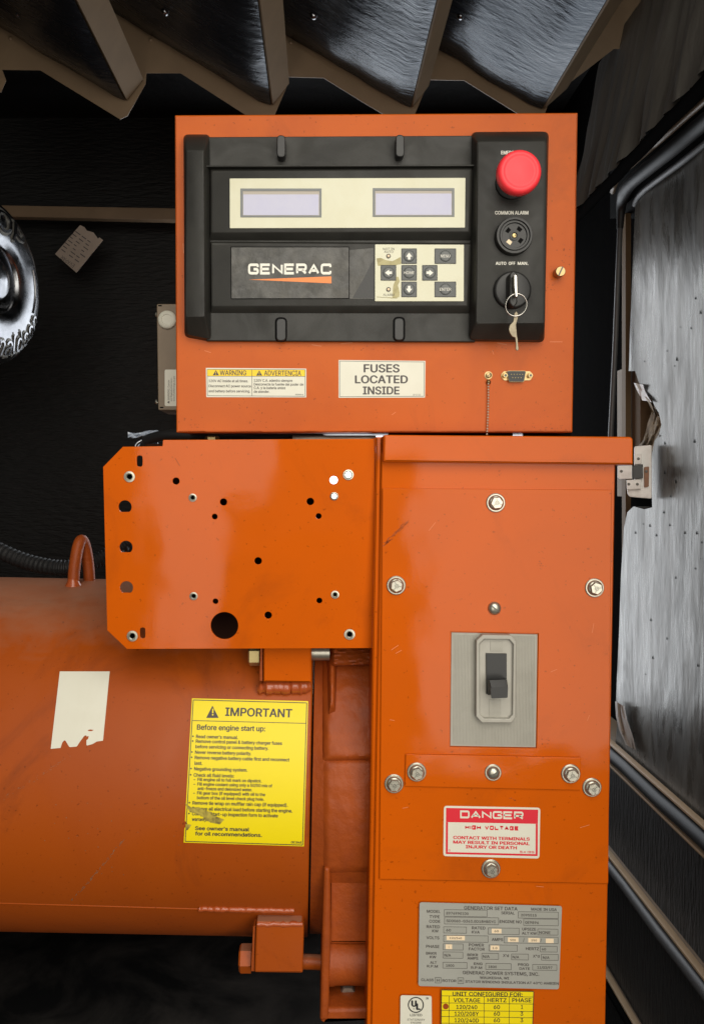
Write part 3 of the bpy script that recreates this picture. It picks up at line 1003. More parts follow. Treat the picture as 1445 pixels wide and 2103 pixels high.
for (f0, f1, g0, g1, l0, l1, z) in (((483, 494), (1042, 692), (500, 511), (1028, 680), (503, 535), (1023, 678), Z4),
                                  ((79, 428), (605, 612), (94, 444), (590, 603), (98, 463), (586, 600), Z5)):
    a, b = z(*f0), z(*f1)
    hole = loop_mm(C, rect(*z(*g0), *z(*g1)), 17.0 / K)
    part('screen_frame', prism(C, rect(*a, *b), 16.4, 17.0, 0, 0, holes=[hole]), 'lcd_frame', pan)
    part('screen_surround', flat(C, rect(*z(*g0), *z(*g1)), 16.5), 'lcd_gap', pan)
    part('screen', flat(C, rect(*z(*l0), *z(*l1)), 16.62), 'lcd', pan, label='blank pale lilac display')
part('logo_plate', prism(C, zz(Z4, [(418, 898), (1232, 898), (1232, 1253), (420, 1255)]), 14, 14.5, .15), 'black_film_label', pan)
ink = Ink(C, 14.62, Z4); ink.quad((418, 898), (1232, 898), (1232, 1253), (420, 1255), 5); part('plate_outline', ink.mesh(), 'black_void', pan)
ink = Ink(C, 14.7, Z4); ink.euro('GENERAC', 536, 1088, 1110, 76, .235, 1.22, .15); part('lettering', ink.mesh(), 'print_white', pan)
ink = Ink(C, 14.7, Z4); ink.poly([(538, 1123), (1110, 1101), (1110, 1149)]); part('logo_wedge', ink.mesh(), 'print_orange', pan)
part('film_remnant', flat(C, zz(Z4, [(1232, 920), (1400, 905), (1400, 1255), (1236, 1255)]), 14.15), 'black_film_label', pan)
ink = Ink(C, 14.3, Z4); ink.poly([(1400, 995), (1385, 1010), (1330, 1120), (1255, 1250), (1402, 1250)]); part('clean_patch', ink.mesh(), 'black_satin', pan)
part('keypad', prism(C, zz(Z5, [(94, 791), (666, 793), (665, 1158), (93, 1158)]), 14, 14.8, .2, .6), 'cream', pan)
gr = Ink(C, 14.9, Z5)
gr.poly([(103, 882), (130, 878), (165, 893), (205, 900), (258, 872), (262, 918), (238, 922), (215, 936), (130, 928), (112, 930)])
gr.poly([(232, 1000), (244, 1000), (252, 1030), (240, 1055), (252, 1100), (250, 1132), (205, 1136), (210, 1060)])
gr.poly([(104, 1128), (200, 1140), (240, 1140), (236, 1134), (104, 1132)])
part('grime_stain', gr.mesh(), 'grime', pan)
ink = Ink(C, 15.0, Z5)
ink.text('NOT IN', 145, 828, 218, 15, .01); ink.text('AUTO', 152, 846, 211, 15, .01); part('lettering', ink.mesh(), 'print_dark', pan)
ink = Ink(C, 15.0, Z5); ink.text('ALARM', 145, 1124, 217, 15, .01); part('lettering', ink.mesh(), 'print_dark', pan)
for cx, cy in ((180, 867), (180, 1082)):
    px, py = Z5(cx, cy)
    part('indicator_lamp', lathe([(.0023, 0), (.0023, .0008), (.0014, .0010), (.0013, .0004), (0, .0004)], 16), 'print_dark', pan, C.M(px, py, .0148))
    part('indicator_lens', lathe([(.0014, 0.0008), (.0008, .0013), (0, .0014)], 14, 60), 'typed_patch', pan, C.M(px, py, .0148))
def arrow(cx, cy, d):
    p = [(-20, 4), (0, -22), (20, 4), (8, 4), (8, 22), (-8, 22), (-8, 4)]
    r = {'u': 0, 'r': 90, 'd': 180, 'l': 270}[d]
    c, s_ = math.cos(R_(r)), math.sin(R_(r))
    return [(cx + x * c - y * s_, cy + x * s_ + y * c) for x, y in p]
for x0, y0, x1, y1, what in ((263, 817, 363, 916, 'u'), (130, 924, 230, 1024, 'l'), (263, 924, 363, 1024, 'HOME'), (397, 924, 496, 1024, 'r'),
                             (263, 1031, 363, 1131, 'd'), (477, 817, 616, 916, 'MENU'), (477, 1031, 616, 1131, 'ENTER')):
    btn = part('key_button', prism(C, zz(Z5, rect(x0, y0, x1, y1)), 14.8, 15.4, .2, .7), 'key_grey', pan)
    ink = Ink(C, 15.46, Z5); ink.quad((x0 + 3, y0 + 3), (x1 - 3, y0 + 3), (x1 - 3, y1 - 3), (x0 + 3, y1 - 3), 4)
    cx, cy = (x0 + x1) / 2, (y0 + y1) / 2
    px, py = Z5(cx, cy)
    part('key_dome', lathe([(.0060, 0), (.0058, .0004), (.004, .0007), (0, .0008)], 24, 60), 'key_dome', pan, C.M(px, py, .0154))
    ink2 = Ink(C, 16.35, Z5)
    if len(what) == 1: ink2.poly(arrow(cx, cy, what))
    else:
        wd = {'HOME': 66, 'MENU': 62, 'ENTER': 72}[what]
        ink2.text(what, cx - wd / 2, cy + 9, cx + wd / 2, 18, .012)
    part('key_symbol', ink2.mesh(), 'print_white', pan)
    part('key_outline', ink.mesh(), 'print_black', pan)
ink = Ink(C, 28.15, Z5)
ink.text('EMERGENCY', 906, 210, 1058, 22, .03); ink.text('COMMON ALARM', 867, 598, 1080, 22, .03)
ink.text('AUTO', 871, 923, 938, 19, .03); ink.text('OFF', 954, 923, 996, 19, .03); ink.text('MAN.', 1013, 923, 1079, 19, .03)
part('lettering', ink.mesh(), 'print_white', pan)

es = part('emergency_stop_button', lathe([(.0100, .014), (.0125, .0225), (.0200, .0235), (.0213, .0255), (.0215, .0300), (.0209, .0332), (.0195, .0352), (.0172, .0362), (.0158, .0360), (.0148, .0352), (.0132, .0354), (.0080, .0366), (0, .0370)], 44, 50), 'stop_red', cab, C.M(1049, 377, .028))
part('collar', lathe([(.0165, 0), (.0165, .004), (.0150, .005), (.0125, .006), (.0125, .012), (.010, .014)], 32), 'black_satin', es, C.M(1049, 377, .028))
ink = None
al = part('alarm_buzzer', lathe([(.0186, 0), (.0186, .0075), (.0178, .0092), (.0158, .0092), (.0152, .0070), (.0148, .0070), (.0145, .0090), (.0128, .0090), (.0122, .0074), (0, .0074)], 44), 'black_satin', cab, C.M(1051.5, 488, .028))
for ang, mt in ((140, 'black_void'), (52, 'black_void'), (-38, 'black_void'), (232, 'typed_patch')):
    sl = [(.0062, -.0022), (.0100, -.0026), (.0100, .0026), (.0062, .0022)]
    part('sound_slot', from_py([(x, y, .0076) for x, y in sl], [(0, 1, 2, 3)]), mt, al, C.M(1051.5, 488, .028, R_(ang)))
part('centre_pin', lathe([(.0022, .0074), (.0020, .0084), (0, .0090)], 14, 60), 'gold_zinc', al, C.M(1051.5, 488, .028))
part('inner_ring', lathe([(.0048, .0074), (.0046, .0082), (.0032, .0082), (.0030, .0074)], 20), 'black_satin', al, C.M(1051.5, 488, .028))
sw = part('selector_switch', lathe([(.0190, 0), (.0190, .0030), (.0182, .0050), (.0165, .0058), (0, .0060)], 44, 45), 'black_satin', cab, C.M(1050, 597, .028))
gp = [(1046, 562), (1054, 555), (1062, 562), (1062, 622), (1054, 632), (1045, 622)]
part('grip', prism(C, gp, 33.5, 50, 1.5, 2.0), 'black_satin', sw)

kn = part('panel_screw', lathe([(.0052, -.011), (.0052, -.0006), (.0047, 0), (0, 0)], 24), 'brass', cab, C.M(1150.5, 557, .011))
part('slot', from_py([(-.005, -.0008, .0001), (.005, -.0008, .0001), (.005, .0008, .0001), (-.005, .0008, .0001)], [(0, 1, 2, 3)]), 'zinc_dark', kn, C.M(1150.5, 557, .011, R_(66)))

def label_sheet(name, parent, S, quad_, h, material, r=.8, th=.3):
    return part(name, prism(S, quad_, h, h + th, 0, r), material, parent)
lb = label_sheet('warning_label', cab, C, zz(Z6, [(245, 220), (937, 225), (937, 424), (248, 422)]), .05, 'label_white', .4)
ink = Ink(C, .42, Z6); ink.poly([(254, 230), (929, 233), (929, 278), (254, 277)]); part('header_band', ink.mesh(), 'header_yellow', lb)
ink = Ink(C, .5, Z6, slope=.005)
ink.quad((254, 230), (929, 233), (929, 416), (256, 412), 3); ink.line(254, 277, 929, 279, 3); ink.line(562, 231, 563, 414, 3)
ink.tri(314, 253, 42, 36); ink.tri(613, 255, 42, 36)
ink.text('WARNING', 342, 270, 523, 33, .022); ink.text('ADVERTENCIA', 647, 272, 901, 33, .022)
for t, x0, y, x1 in (('120V AC inside at all times.', 265, 318, 536), ('Disconnect AC power source', 265, 353, 556), ('and battery before servicing.', 265, 388, 550),
                     ('120V C.A. adentro siempre', 576, 315, 841), ('Desconecte la fuente del poder de', 576, 341, 916), ('C.A. y la bateria antes', 576, 366, 793), ('de atender.', 576, 392, 684)):
    ink.text(t, x0, y, x1, 17, .022)
ink.text('0G3049.A', 862, 408, 917, 8, .02)
part('lettering', ink.mesh(), 'print_dark', lb)
ink = Ink(C, .58, Z6); ink.line(314, 246, 314, 260, 4); ink.line(314, 264, 314, 268, 4); ink.line(613, 248, 613, 262, 4); ink.line(613, 266, 613, 270, 4)
part('alert_mark', ink.mesh(), 'header_yellow', lb)
lb = label_sheet('fuses_label', cab, C, zz(Z7, [(33, 108), (423, 112), (421, 277), (33, 278)]), .05, 'label_white', .5)
ink = Ink(C, .45, Z7); ink.quad((38, 113), (417, 117), (416, 271), (38, 273), 2)
ink.text('FUSES', 147, 163, 305, 35, .035); ink.text('LOCATED', 108, 212, 342, 34, .035); ink.text('INSIDE', 143, 262, 305, 34, .035); ink.text('OF1732', 366, 268, 400, 7, .01)
part('lettering', ink.mesh(), 'print_dark', lb)

cn = part('serial_connector', prism(C, zz(Z7, [(762, 172), (775, 158), (893, 158), (905, 172), (905, 184), (893, 200), (775, 200), (762, 184)]), .1, 1.0, .2, 1.0), 'brass', cab)
part('connector_shell', prism(C, zz(Z7, [(788, 156), (875, 156), (866, 207), (797, 207)]), 1.0, 4.2, .2, 1.8), 'gold_zinc', cn)
part('connector_insert', prism(C, zz(Z7, [(789.5, 157.5), (873.5, 157.5), (864.8, 205.5), (798.2, 205.5)]), 4.2, 4.6, 0, 1.6), 'black_satin', cn)
for i in range(5): part('pin', lathe([(.0005, 0), (.0005, .0008), (0, .0010)], 8, 60), 'gold_zinc', cn, C.M(*Z7(808 + i * 12.5, 173), .0046))
for i in range(4): part('pin', lathe([(.0005, 0), (.0005, .0008), (0, .0010)], 8, 60), 'gold_zinc', cn, C.M(*Z7(814 + i * 12.5, 188), .0046))
JS = hex_prof(.0028, .0046, .0005)
JD = lathe([(.0015, .0047), (0, .0047)], 14)
for x in (778, 890):
    j = part('jack_screw', JS, 'gold_zinc', cn, C.M(*Z7(x, 179), .001)); part('thread_hole', JD, 'zinc_dark', j, C.M(*Z7(x, 179), .0011))

ch = root('bead_chain', 'small steel bead chain hanging from a brass screw below the key switch', 'chain', C.at(*Z7(699, 440), .004))
part('screw', lathe([(.0042, 0), (.0042, .0008), (.0030, .0010), (.0030, .0022), (.0020, .0028), (0, .0028)], 20), 'brass', ch, C.M(*Z7(705, 177), .0001))
part('slot', from_py([(-.0022, -.0004, .0029), (.0022, -.0004, .0029), (.0022, .0004, .0029), (-.0022, .0004, .0029)], [(0, 1, 2, 3)]), 'zinc_dark', ch, C.M(*Z7(705, 177), .0001, R_(35)))
part('clasp', lathe([(.0022, 0), (.0026, .001), (.0018, .0026), (0, .003)], 14, 60), 'brass', ch, C.M(*Z7(705, 208), .001))
ms = []
for i in range(19):
    t = i / 18
    p = C.at(*Z7(705 - 6 * t + math.sin(t * 3) * 2, 216 + 226 * t), .003)
    bm = bmesh.new(); bmesh.ops.create_icosphere(bm, subdivisions=1, radius=.00125, matrix=Matrix.Translation(p)); m_ = bpy.data.meshes.new('m'); bm.to_mesh(m_); bm.free(); ms.append(m_)
part('beads', join(ms), 'zinc', ch)

ky = root('key_set', 'pair of keys on a thin steel ring hanging from the selector switch', 'keys', C.at(1060, 718, .05))
part('key', prism(C, zz(Z5, [(989, 990), (1000, 983), (1010, 995), (1013, 1128), (998, 1132), (990, 1060)]), 44, 62, .6, .5), 'steel_wire', ky, label='key pushed into the switch, seen edge-on')
rp = C.at(*Z5(1003, 1182), .056)
part('ring', tube([C.w(*C.ab(*Z5(1003, 1182), .056), .056) + C.u * .01035 * math.cos(2 * math.pi * i / 40) + C.v * .01035 * math.sin(2 * math.pi * i / 40) + C.n * .003 * math.sin(2 * math.pi * i / 40) for i in range(40)], .00055, 8, True), 'steel_wire', ky)
part('key', prism(C, zz(Z5, [(991, 1238), (1004, 1222), (1016, 1240), (1014, 1268), (1002, 1310), (1006, 1350), (1009, 1385), (1013, 1400), (1014, 1430), (1019, 1468), (1009, 1478), (1000, 1466), (1002, 1440), (997, 1392), (978, 1386), (962, 1362), (955, 1340), (962, 1312), (984, 1290)]), 48, 50, .3, .4), 'key_metal', ky, label='dull brass key hanging from the ring')

# ------------------------------------------------------------------ breaker cabinet
brk = root('breaker_cabinet', 'tall orange breaker cabinet with bolted cover and circuit breaker', 'breaker cabinet', P(1005, 2140, .90))
part('cabinet_shell', prism(B, [(783, 930), (1263, 934), (1241, 2160), (762, 2160)], -190, -2.4, 1.0, .6), 'orange_gloss', brk)
cap = part('cabinet_cap', prism(B, [(788, 893), (1299, 897), (1299, 954), (787, 948)], -200, 9, 1.6, [1.2, 4, 1, 1]), 'orange_gloss', brk)
part('corner_bead', prism(B, [(772, 897), (784, 897), (770, 2160), (752, 2160)], -60, -6, 1.5, .8), 'orange_gloss', brk)
op = [(924.5, 1297), (1105, 1301), (1101.5, 1537), (922, 1534)]
part('cover_plate', prism(B, [(785, 1003), (1255, 1006), (1248, 1815), (779, 1806)], -2.3, 0, .5, .3, holes=[loop_mm(B, op, 0)]), 'orange_gloss', brk)
for i, (x, y) in enumerate(((1017, 1032.5), (813, 1202), (1219.5, 1207), (808.5, 1609), (1214, 1616.5), (1007, 1783.5))):
    hexbolt(brk, B, x, y, .0001, R_(17 * i + 8))
slotscrew(brk, B, 1014.5, 1249, .0001, R_(-38))
bar = part('retaining_bar', prism(B, [(833, 1549), (1192, 1556), (1191, 1623), (831, 1615)], .1, 2.2, .4, .3), 'orange_gloss', brk)
hexbolt(brk, B, 855, 1585, .0023, R_(20)); hexbolt(brk, B, 1170.5, 1588.5, .0023, R_(12))
slotscrew(brk, B, 1011.5, 1586, .0023, R_(32), True)
# circuit breaker in the opening
cb = part('circuit_breaker', prism(B, [(926.5, 1299), (1103, 1303), (1099.5, 1535), (924, 1532)], -30, -1.2, .4), 'breaker_grey', brk)
x0, x1 = 928, 1101
rb = []
for i in range(56):
    t = (i + .5) / 56
    xa, ya = 931 + (1099 - 931) * t, 1304 + 3.6 * t
    rb.append(prism(B, [(xa - .75, ya), (xa + .75, ya), (xa - 2.2 + .75, ya + 224), (xa - 2.2 - .75, ya + 224)], -1.2, -.7))
o = part('face_ribs', join(rb), 'breaker_grey', cb); o['kind'] = 'stuff'
oct_ = zz(ZB, [(630, 338), (785, 340), (816, 372), (812, 800), (790, 830), (624, 830), (592, 795), (594, 370)])
inn = zz(ZB, [(638, 362), (778, 364), (801, 390), (797, 785), (776, 808), (636, 806), (612, 782), (611, 388)])
part('handle_frame', prism(B, oct_, -1.2, 7, .9, 0, holes=[loop_mm(B, inn, 7 / K)]), 'breaker_frame', cb)
part('handle_bed', flat(B, inn, 2.6), 'breaker_frame', cb)
part('wear_plate', prism(B, zz(ZB, [(672, 372), (742, 373), (741, 430), (671, 430)]), 2.6, 3.2, .2), 'breaker_grey', cb)
part('wear_plate', prism(B, zz(ZB, [(664, 700), (732, 700), (731, 806), (663, 804)]), 2.6, 3.2, .2), 'breaker_grey', cb)
part('toggle_slot', prism(B, zz(ZB, [(649, 442), (763, 444), (763, 668), (649, 670)]), 2.6, 5.0, .4), 'black_satin', cb)
part('toggle', loft(B, [(zz(ZB, [(651, 585), (762, 583), (764, 672), (655, 674)]), 5, 1), (zz(ZB, [(664, 592), (764, 588), (770, 632), (668, 636)]), 17, 1.2), (zz(ZB, [(674, 632), (770, 626), (768, 690), (676, 694)]), 21, 1.2)]), 'black_satin', cb)

ins = zz(ZD, [(392, 97), (941, 108), (936, 398), (388, 384)])
lb = label_sheet('danger_label', brk, B, ins, .05, 'label_white', 3.2)
ink = Ink(B, .42, ZD); ink.poly([(404, 109), (929, 119), (927, 200), (403, 190)])
for a, b in (((403, 190.5), (402, 360.5)), ((927, 200.5), (926, 372.5))):
    s_ = 12 if a[0] < 500 else -12
    ink.poly([a, (a[0] + s_, a[1]), (b[0] + s_, b[1]), b])
ink.poly([(402, 361), (926, 373), (925, 384), (402, 372)])
part('red_border', ink.mesh(), 'danger_red', lb)
ink = Ink(B, .5, ZD, slope=.020); ink.euro('DANGER', 484, 168, 845, 45, .235, 1.45, .18); part('lettering', ink.mesh(), 'label_white', lb)
ink = Ink(B, .5, ZD, slope=.022)
ink.euro('HIGH VOLTAGE', 513, 232, 815, 25, .33, 1.5, .32)
ink.text('CONTACT WITH TERMINALS', 446, 286, 880, 17, .045); ink.text('MAY RESULT IN PERSONAL', 446, 312, 880, 17, .045); ink.text('INJURY OR DEATH', 517, 339, 806, 17, .045)
ink.euro('54199', 824, 366, 906, 12, .2, 1.5, .3); ink.euro('D', 419, 357, 428, 11, .15, .8)
part('lettering', ink.mesh(), 'danger_red', lb)

npq = zz(ZN, [(321, 46), (1350, 74), (1328, 676), (312, 652)])
lb = label_sheet('nameplate', brk, B, npq, .05, 'nameplate', 2.6, .5)
SL = .022
cells = [(499, 99, 809, 147), (501, 153, 892, 203), (1034, 114, 1324, 160), (1073, 166, 1324, 213), (495, 223, 660, 268), (816, 231, 1041, 277), (1175, 239, 1321, 282),
         (495, 285, 816, 332), (931, 294, 1322, 340), (492, 346, 636, 390), (823, 354, 1027, 399), (1193, 364, 1316, 405), (490, 405, 634, 450), (771, 415, 892, 458), (985, 420, 1108, 462),
         (1201, 422, 1324, 465), (489, 480, 664, 523), (799, 488, 983, 532), (1138, 496, 1313, 537), (434, 590, 476, 630), (597, 592, 639, 634)]
cell = Ink(B, .62, ZN); ink = Ink(B, .8, ZN, slope=SL)
for a, b, c, d in cells:
    e = (c - a) * .014
    cell.poly([(a, b), (c, b + e), (c, d + e), (a, d)])
    ink.quad((a, b), (c, b + e), (c, d + e), (a, d), 2.6)
part('data_cells', cell.mesh(), 'nameplate_cell', lb)
pt = Ink(B, .72, ZN)
for a, b, c, d in ((516, 288, 648, 320), (842, 237, 913, 270), (959, 300, 1036, 333), (1106, 304, 1190, 336), (1233, 308, 1290, 341), (509, 350, 556, 384), (834, 358, 897, 392)):
    pt.poly([(a, b), (c, b + 1), (c, d + 1), (a, d)])
part('typed_patches', pt.mesh(), 'typed_patch', lb)
for t, x0, y, x1, cp in (('GENERATOR SET DATA', 643, 97, 1028, 24), ('MADE IN USA', 1128, 105, 1312, 19), ('MODEL', 374, 121, 471, 20), ('8976990100', 514, 134, 674, 18), ('SERIAL', 912, 132, 1007, 19), ('2095515', 1054, 147, 1166, 17),
                         ('TYPE', 393, 160, 466, 20), ('CODE', 391, 193, 470, 20), ('SD0060-G363.0D18HBSYC', 515, 189, 871, 18), ('ENGINE NO', 900, 195, 1058, 20), ('0E9896', 1084, 201, 1182, 18),
                         ('RATED', 372, 232, 467, 20), ('KW', 413, 263, 457, 19), ('60', 514, 256, 547, 17), ('RATED', 700, 241, 796, 20), ('KVA', 699, 271, 755, 19), ('60', 862, 262, 892, 15), ('UPSIZE', 1063, 249, 1162, 19), ('ALT KW', 1061, 279, 1167, 18), ('NONE', 1185, 274, 1266, 19),
                         ('VOLTS', 371, 312, 463, 20), ('120/240', 536, 311, 625, 13), ('AMPS', 844, 325, 923, 20), ('500', 976, 326, 1015, 14), ('/', 1070, 330, 1078, 22), ('250', 1128, 328, 1168, 14), ('/', 1194, 333, 1202, 22),
                         ('PHASE', 369, 375, 463, 20), ('1', 530, 375, 535, 14), ('POWER', 677, 364, 786, 20), ('FACTOR', 677, 393, 791, 19), ('1.0', 848, 384, 882, 15), ('HERTZ', 1090, 391, 1183, 19), ('60', 1204, 394, 1234, 17),
                         ('BRKR', 369, 424, 443, 18), ('KW', 396, 451, 440, 18), ('N/A', 500, 438, 547, 18), ('BRKR', 667, 435, 743, 18), ('AMPS', 667, 460, 744, 18), ('N/A', 779, 447, 826, 18), ("X'd", 924, 441, 965, 19), ('N/A', 993, 451, 1040, 18), ('X"d', 1141, 445, 1187, 19), ('N/A', 1212, 455, 1259, 18),
                         ('ALT', 398, 491, 444, 18), ('R.P.M', 376, 517, 452, 17), ('1800', 512, 512, 571, 17), ('ENG', 714, 499, 775, 17), ('R.P.M', 694, 527, 772, 17), ('1800', 818, 521, 878, 17), ('PROD', 1033, 506, 1110, 18), ('DATE', 1043, 534, 1118, 17), ('11/03/97', 1172, 526, 1280, 17),
                         ('GENERAC POWER SYSTEMS, INC.', 633, 566, 1184, 23), ('WAUKESHA, WI', 757, 600, 967, 17), ('CLASS', 333, 616, 423, 18), ('H', 446, 620, 464, 18), ('ROTOR', 486, 622, 586, 18), ('H', 609, 623, 626, 18), ('STATOR WINDING INSULATION AT 40°C AMBIEN', 652, 628, 1326, 17)):
    ink.text(t, x0, y, x1, cp, .018)
part('lettering', ink.mesh(), 'print_dark', lb)
lb = label_sheet('voltage_chart', brk, B, zz(ZN, [(477, 679), (1148, 690), (1136, 1060), (475, 1052)]), .05, 'label_yellow', .2)
ink = Ink(B, .5, ZN, slope=.012)
for y in (723, 774, 828, 873, 921, 970): ink.line(476, y, 1146, y + 9, 3.5)
for x in (535, 788, 970): ink.line(x, 725, x - 3, 1052, 3.5)
ink.quad((479, 681), (1146, 692), (1134, 1058), (477, 1050), 5)
ink.text('UNIT CONFIGURED FOR:', 560, 723, 1065, 29, .025)
for r_, y in ((('VOLTAGE', 'HERTZ', 'PHASE'), 768), (('120/240', '60', '1'), 818), (('120/208Y', '60', '3'), 866), (('120/240D', '60', '3'), 914), (('277/480Y', '60', '3'), 962)):
    for t, (a, c) in zip(r_, ((567, 758), (812, 949), (991, 1129)) if r_[0][0] == 'V' else (((587 if len(r_[0]) == 7 else 574), (737 if len(r_[0]) == 7 else 748)), (857, 901), (1055, 1068) if r_[2] == '1' else (1050, 1069))):
        ink.text(t, a, y, c, 28, .022)
part('lettering', ink.mesh(), 'print_black', lb)
ink = Ink(B, .5, ZN); ink.dot(510, 800, 21); part('punched_dot', ink.mesh(), 'orange_cast', lb)
lb = label_sheet('listing_label', brk, B, zz(ZN, [(183, 719), (408, 724), (410, 1050), (180, 1050)]), .05, 'label_white', 2.2)
ink = Ink(B, .5, ZN, slope=.012)
ink.ring(294, 789, 54, 8); ink.text('U', 265, 800, 296, 42, .075); ink.text('L', 300, 822, 325, 42, .075)
ink.text('LISTED', 253, 870, 339, 17, .018); ink.text('STATIONARY', 232, 902, 360, 14, .012); ink.text('ENGINE', 258, 924, 334, 14, .012); ink.text('GENERATOR', 236, 946, 356, 14, .012); ink.ring(280, 817, 4, 2, 12)
ink.text('3', 364, 748, 386, 12, .03)
part('lettering', ink.mesh(), 'print_black', lb)
wm = Ink(B, .12); rnd = random.Random(21)
for i in range(26):
    t = rnd.random(); x, y = 786 + 44 * t, 1122 - 46 * t; wm.line(x + rnd.uniform(-3, 3), y + rnd.uniform(-3, 3), x + rnd.uniform(4, 12), y - rnd.uniform(4, 12), rnd.uniform(.5, 1.6))
for cx, cy, n, sx, sy in ((1112, 1158, 9, 5, 7), (1050, 1640, 6, 4, 5), (1118, 1525, 7, 6, 4), (930, 1545, 5, 8, 2), (1180, 1040, 5, 30, 12), (880, 1250, 5, 40, 30), (1160, 1440, 6, 30, 40)):
    for i in range(n): wm.dot(cx + rnd.gauss(0, sx), cy + rnd.gauss(0, sy), rnd.uniform(.6, 2.0), 7, rnd.uniform(.5, 1.6))
o = part('grime_marks', wm.mesh(), 'orange_cast', brk); o['kind'] = 'stuff'
wm = Ink(B, .14)
for x, y, l_, an in ((803, 1335, 18, -.6), (812, 1342, 14, -.5), (800, 1478, 10, .2), (1190, 1700, 20, -.3), (1205, 1480, 12, -1.2), (880, 1090, 22, -.9), (1130, 1380, 14, -.4), (826, 1660, 12, -.2), (1100, 1820, 16, .1), (1215, 1300, 20, -1.4)):
    wm.line(x, y, x + l_ * math.cos(an), y + l_ * math.sin(an), .9)
o = part('scratches', wm.mesh(), 'scratch', brk); o['kind'] = 'stuff'
wm = Ink(C, .12)
for cx, cy, n, sx, sy in ((1160, 520, 14, 8, 14), (1130, 590, 10, 8, 10), (1040, 716, 14, 26, 5), (760, 716, 12, 30, 4), (560, 716, 12, 40, 4), (1140, 800, 12, 16, 30), (600, 300, 6, 60, 10), (480, 850, 10, 60, 20), (1120, 880, 14, 30, 4), (400, 870, 8, 20, 10)):
    for i in range(n): wm.dot(cx + rnd.gauss(0, sx), cy + rnd.gauss(0, sy), rnd.uniform(.5, 2.2), 7, rnd.uniform(.5, 1.6))
o = part('grime_marks', wm.mesh(), 'orange_cast', cab); o['kind'] = 'stuff'
wm = Ink(C, .14)
for x, y, l_, an in ((804, 852, 10, -.6), (1020, 704, 20, .2), (700, 706, 24, -.1), (640, 708, 20, .15), (1128, 702, 26, 0), (420, 720, 14, .3), (1010, 720, 9, 1.2), (376, 500, 20, 1.5)):
    wm.line(x, y, x + l_ * math.cos(an), y + l_ * math.sin(an), 1.1)
o = part('scratches', wm.mesh(), 'scratch', cab); o['kind'] = 'stuff'
# screws on the right flank
for px, py in ((1262, 1018), (1259, 1383), (1250, 1746), (1241, 2090)):
    a, b_ = B.ab(1263 - (py - 934) / 1226 * 22, py, -.0024)
    p = B.w(a, b_, -.032)
    mm_ = Matrix.Translation(p) @ B.u.to_track_quat('Z', 'Y').to_matrix().to_4x4()
    part('screw', lathe([(.0062, -.001), (.0062, .0022), (.0052, .0048), (.0030, .0066), (0, .0072)], 20, 60), 'gold_zinc', brk, mm_)

# ------------------------------------------------------------------ mounting plate
pl = root('mounting_plate', 'orange perforated mounting plate with clipped corners beside the breaker cabinet', 'mounting plate', P(500, 1333, .82))
outl = [(212, 959), (252.6, 917.5), (334, 916.3), (335, 903.5), (768, 901), (774, 1331), (261, 1333), (220.4, 1294.5)]
holes = []
def mmr(px_r): return MP.mm(px_r) * K
for x, y, r, f in ((257, 1041, 13.5, 10.5), (259, 1124, 13.5, 10.5), (260, 1207, 13.5, 10.5), (361.6, 988, 7.2, None), (459, 1031, 7.4, None), (441, 1061, 5.8, None), (442.5, 1235, 5.8, None), (461, 1285, 28.5, None),
                   (685, 986, 8.2, None), (637, 1030, 7.6, None), (654, 1060, 6, None), (530, 1152, 7.6, None), (550.6, 1263.6, 7.6, None), (655.6, 1233.5, 6, None)):
    holes.append(circ(MP, x, y, mmr(r), 0, 32, mmr(f) if f else None))
nuts = ((266.4, 979, 11.5, 5.2), (396, 1022, 8.5, 4), (398, 1224, 8.5, 4), (272.3, 1306, 11.5, 5.2), (715, 975, 11, 6.2), (686, 1019, 8.5, 5), (687.8, 1221, 8.5, 3.6), (717.5, 1302.6, 11.5, 5.2))
for x, y, Ro, ri in nuts: holes.append(circ(MP, x, y, mmr(Ro - 1.8), 0, 28))
for x, y, w, hh in ((287, 947, 12, 23), (293, 1300, 11, 22.5)):
    c_ = [tuple(v * K for v in MP.ab(*p)) for p in rect(x - w / 2, y - hh / 2, x + w / 2, y + hh / 2)]
    holes.append(rounded(c_, mmr(w) * .49, 6))
part('plate', prism(MP, outl, -2.6, 0, .35, 0, holes=holes), 'orange_gloss', pl)
part('return_flange', prism(MP, [(768.5, 900), (784, 897), (776, 1334), (774.5, 1331)], -70, -3.5, .4), 'orange_gloss', pl)
part('flange', prism(MP, [(338, 905), (768, 902.4), (768, 906), (338, 908)], -60, -2.7), 'orange_gloss', pl)
for x, y, Ro, ri in nuts:
    thru = (x, y) in ((715, 975), (686, 1019))
    ro, r2 = MP.mm(Ro), MP.mm(ri)
    nutp = part('rivet_nut', lathe([(ro - MP.mm(2), -.003), (ro - MP.mm(1.9), .0002), (ro, .0003), (ro * .97, .0011), (r2 + .0011, .0013), (r2 + .00006, .0004), (r2 + .0003, -.0032 if thru else -.012)], 30, 30), 'zinc', pl, MP.M(x, y, 0))
    nutp.data.polygons[-1].select = False
    bm = bmesh.new(); bm.from_mesh(nutp.data)
    bm.faces.ensure_lookup_table()
    big = [f for f in bm.faces if len(f.verts) > 4]
    bmesh.ops.delete(bm, geom=big, context='FACES_ONLY'); bm.to_mesh(nutp.data); bm.free()
    if not thru: part('bore_shade', lathe([(r2 + .00002, .0003), (r2, -.0014), (r2, -.0028)] + ([(r2 * .98, -.011), (0, -.011)]), 20), 'matte_black', nutp, MP.M(x, y, 0.0))  # black lining paints shade into the closed nut holes
part('hole_shade', flat(MP, [(300, 912), (664, 908), (664, 1090), (764, 1092), (764, 1326), (330, 1326)], -75), 'shade_brown', pl)  # added dark sheet, stands in for the shade seen through the holes
ink = Ink(MP, .15, ZL); 
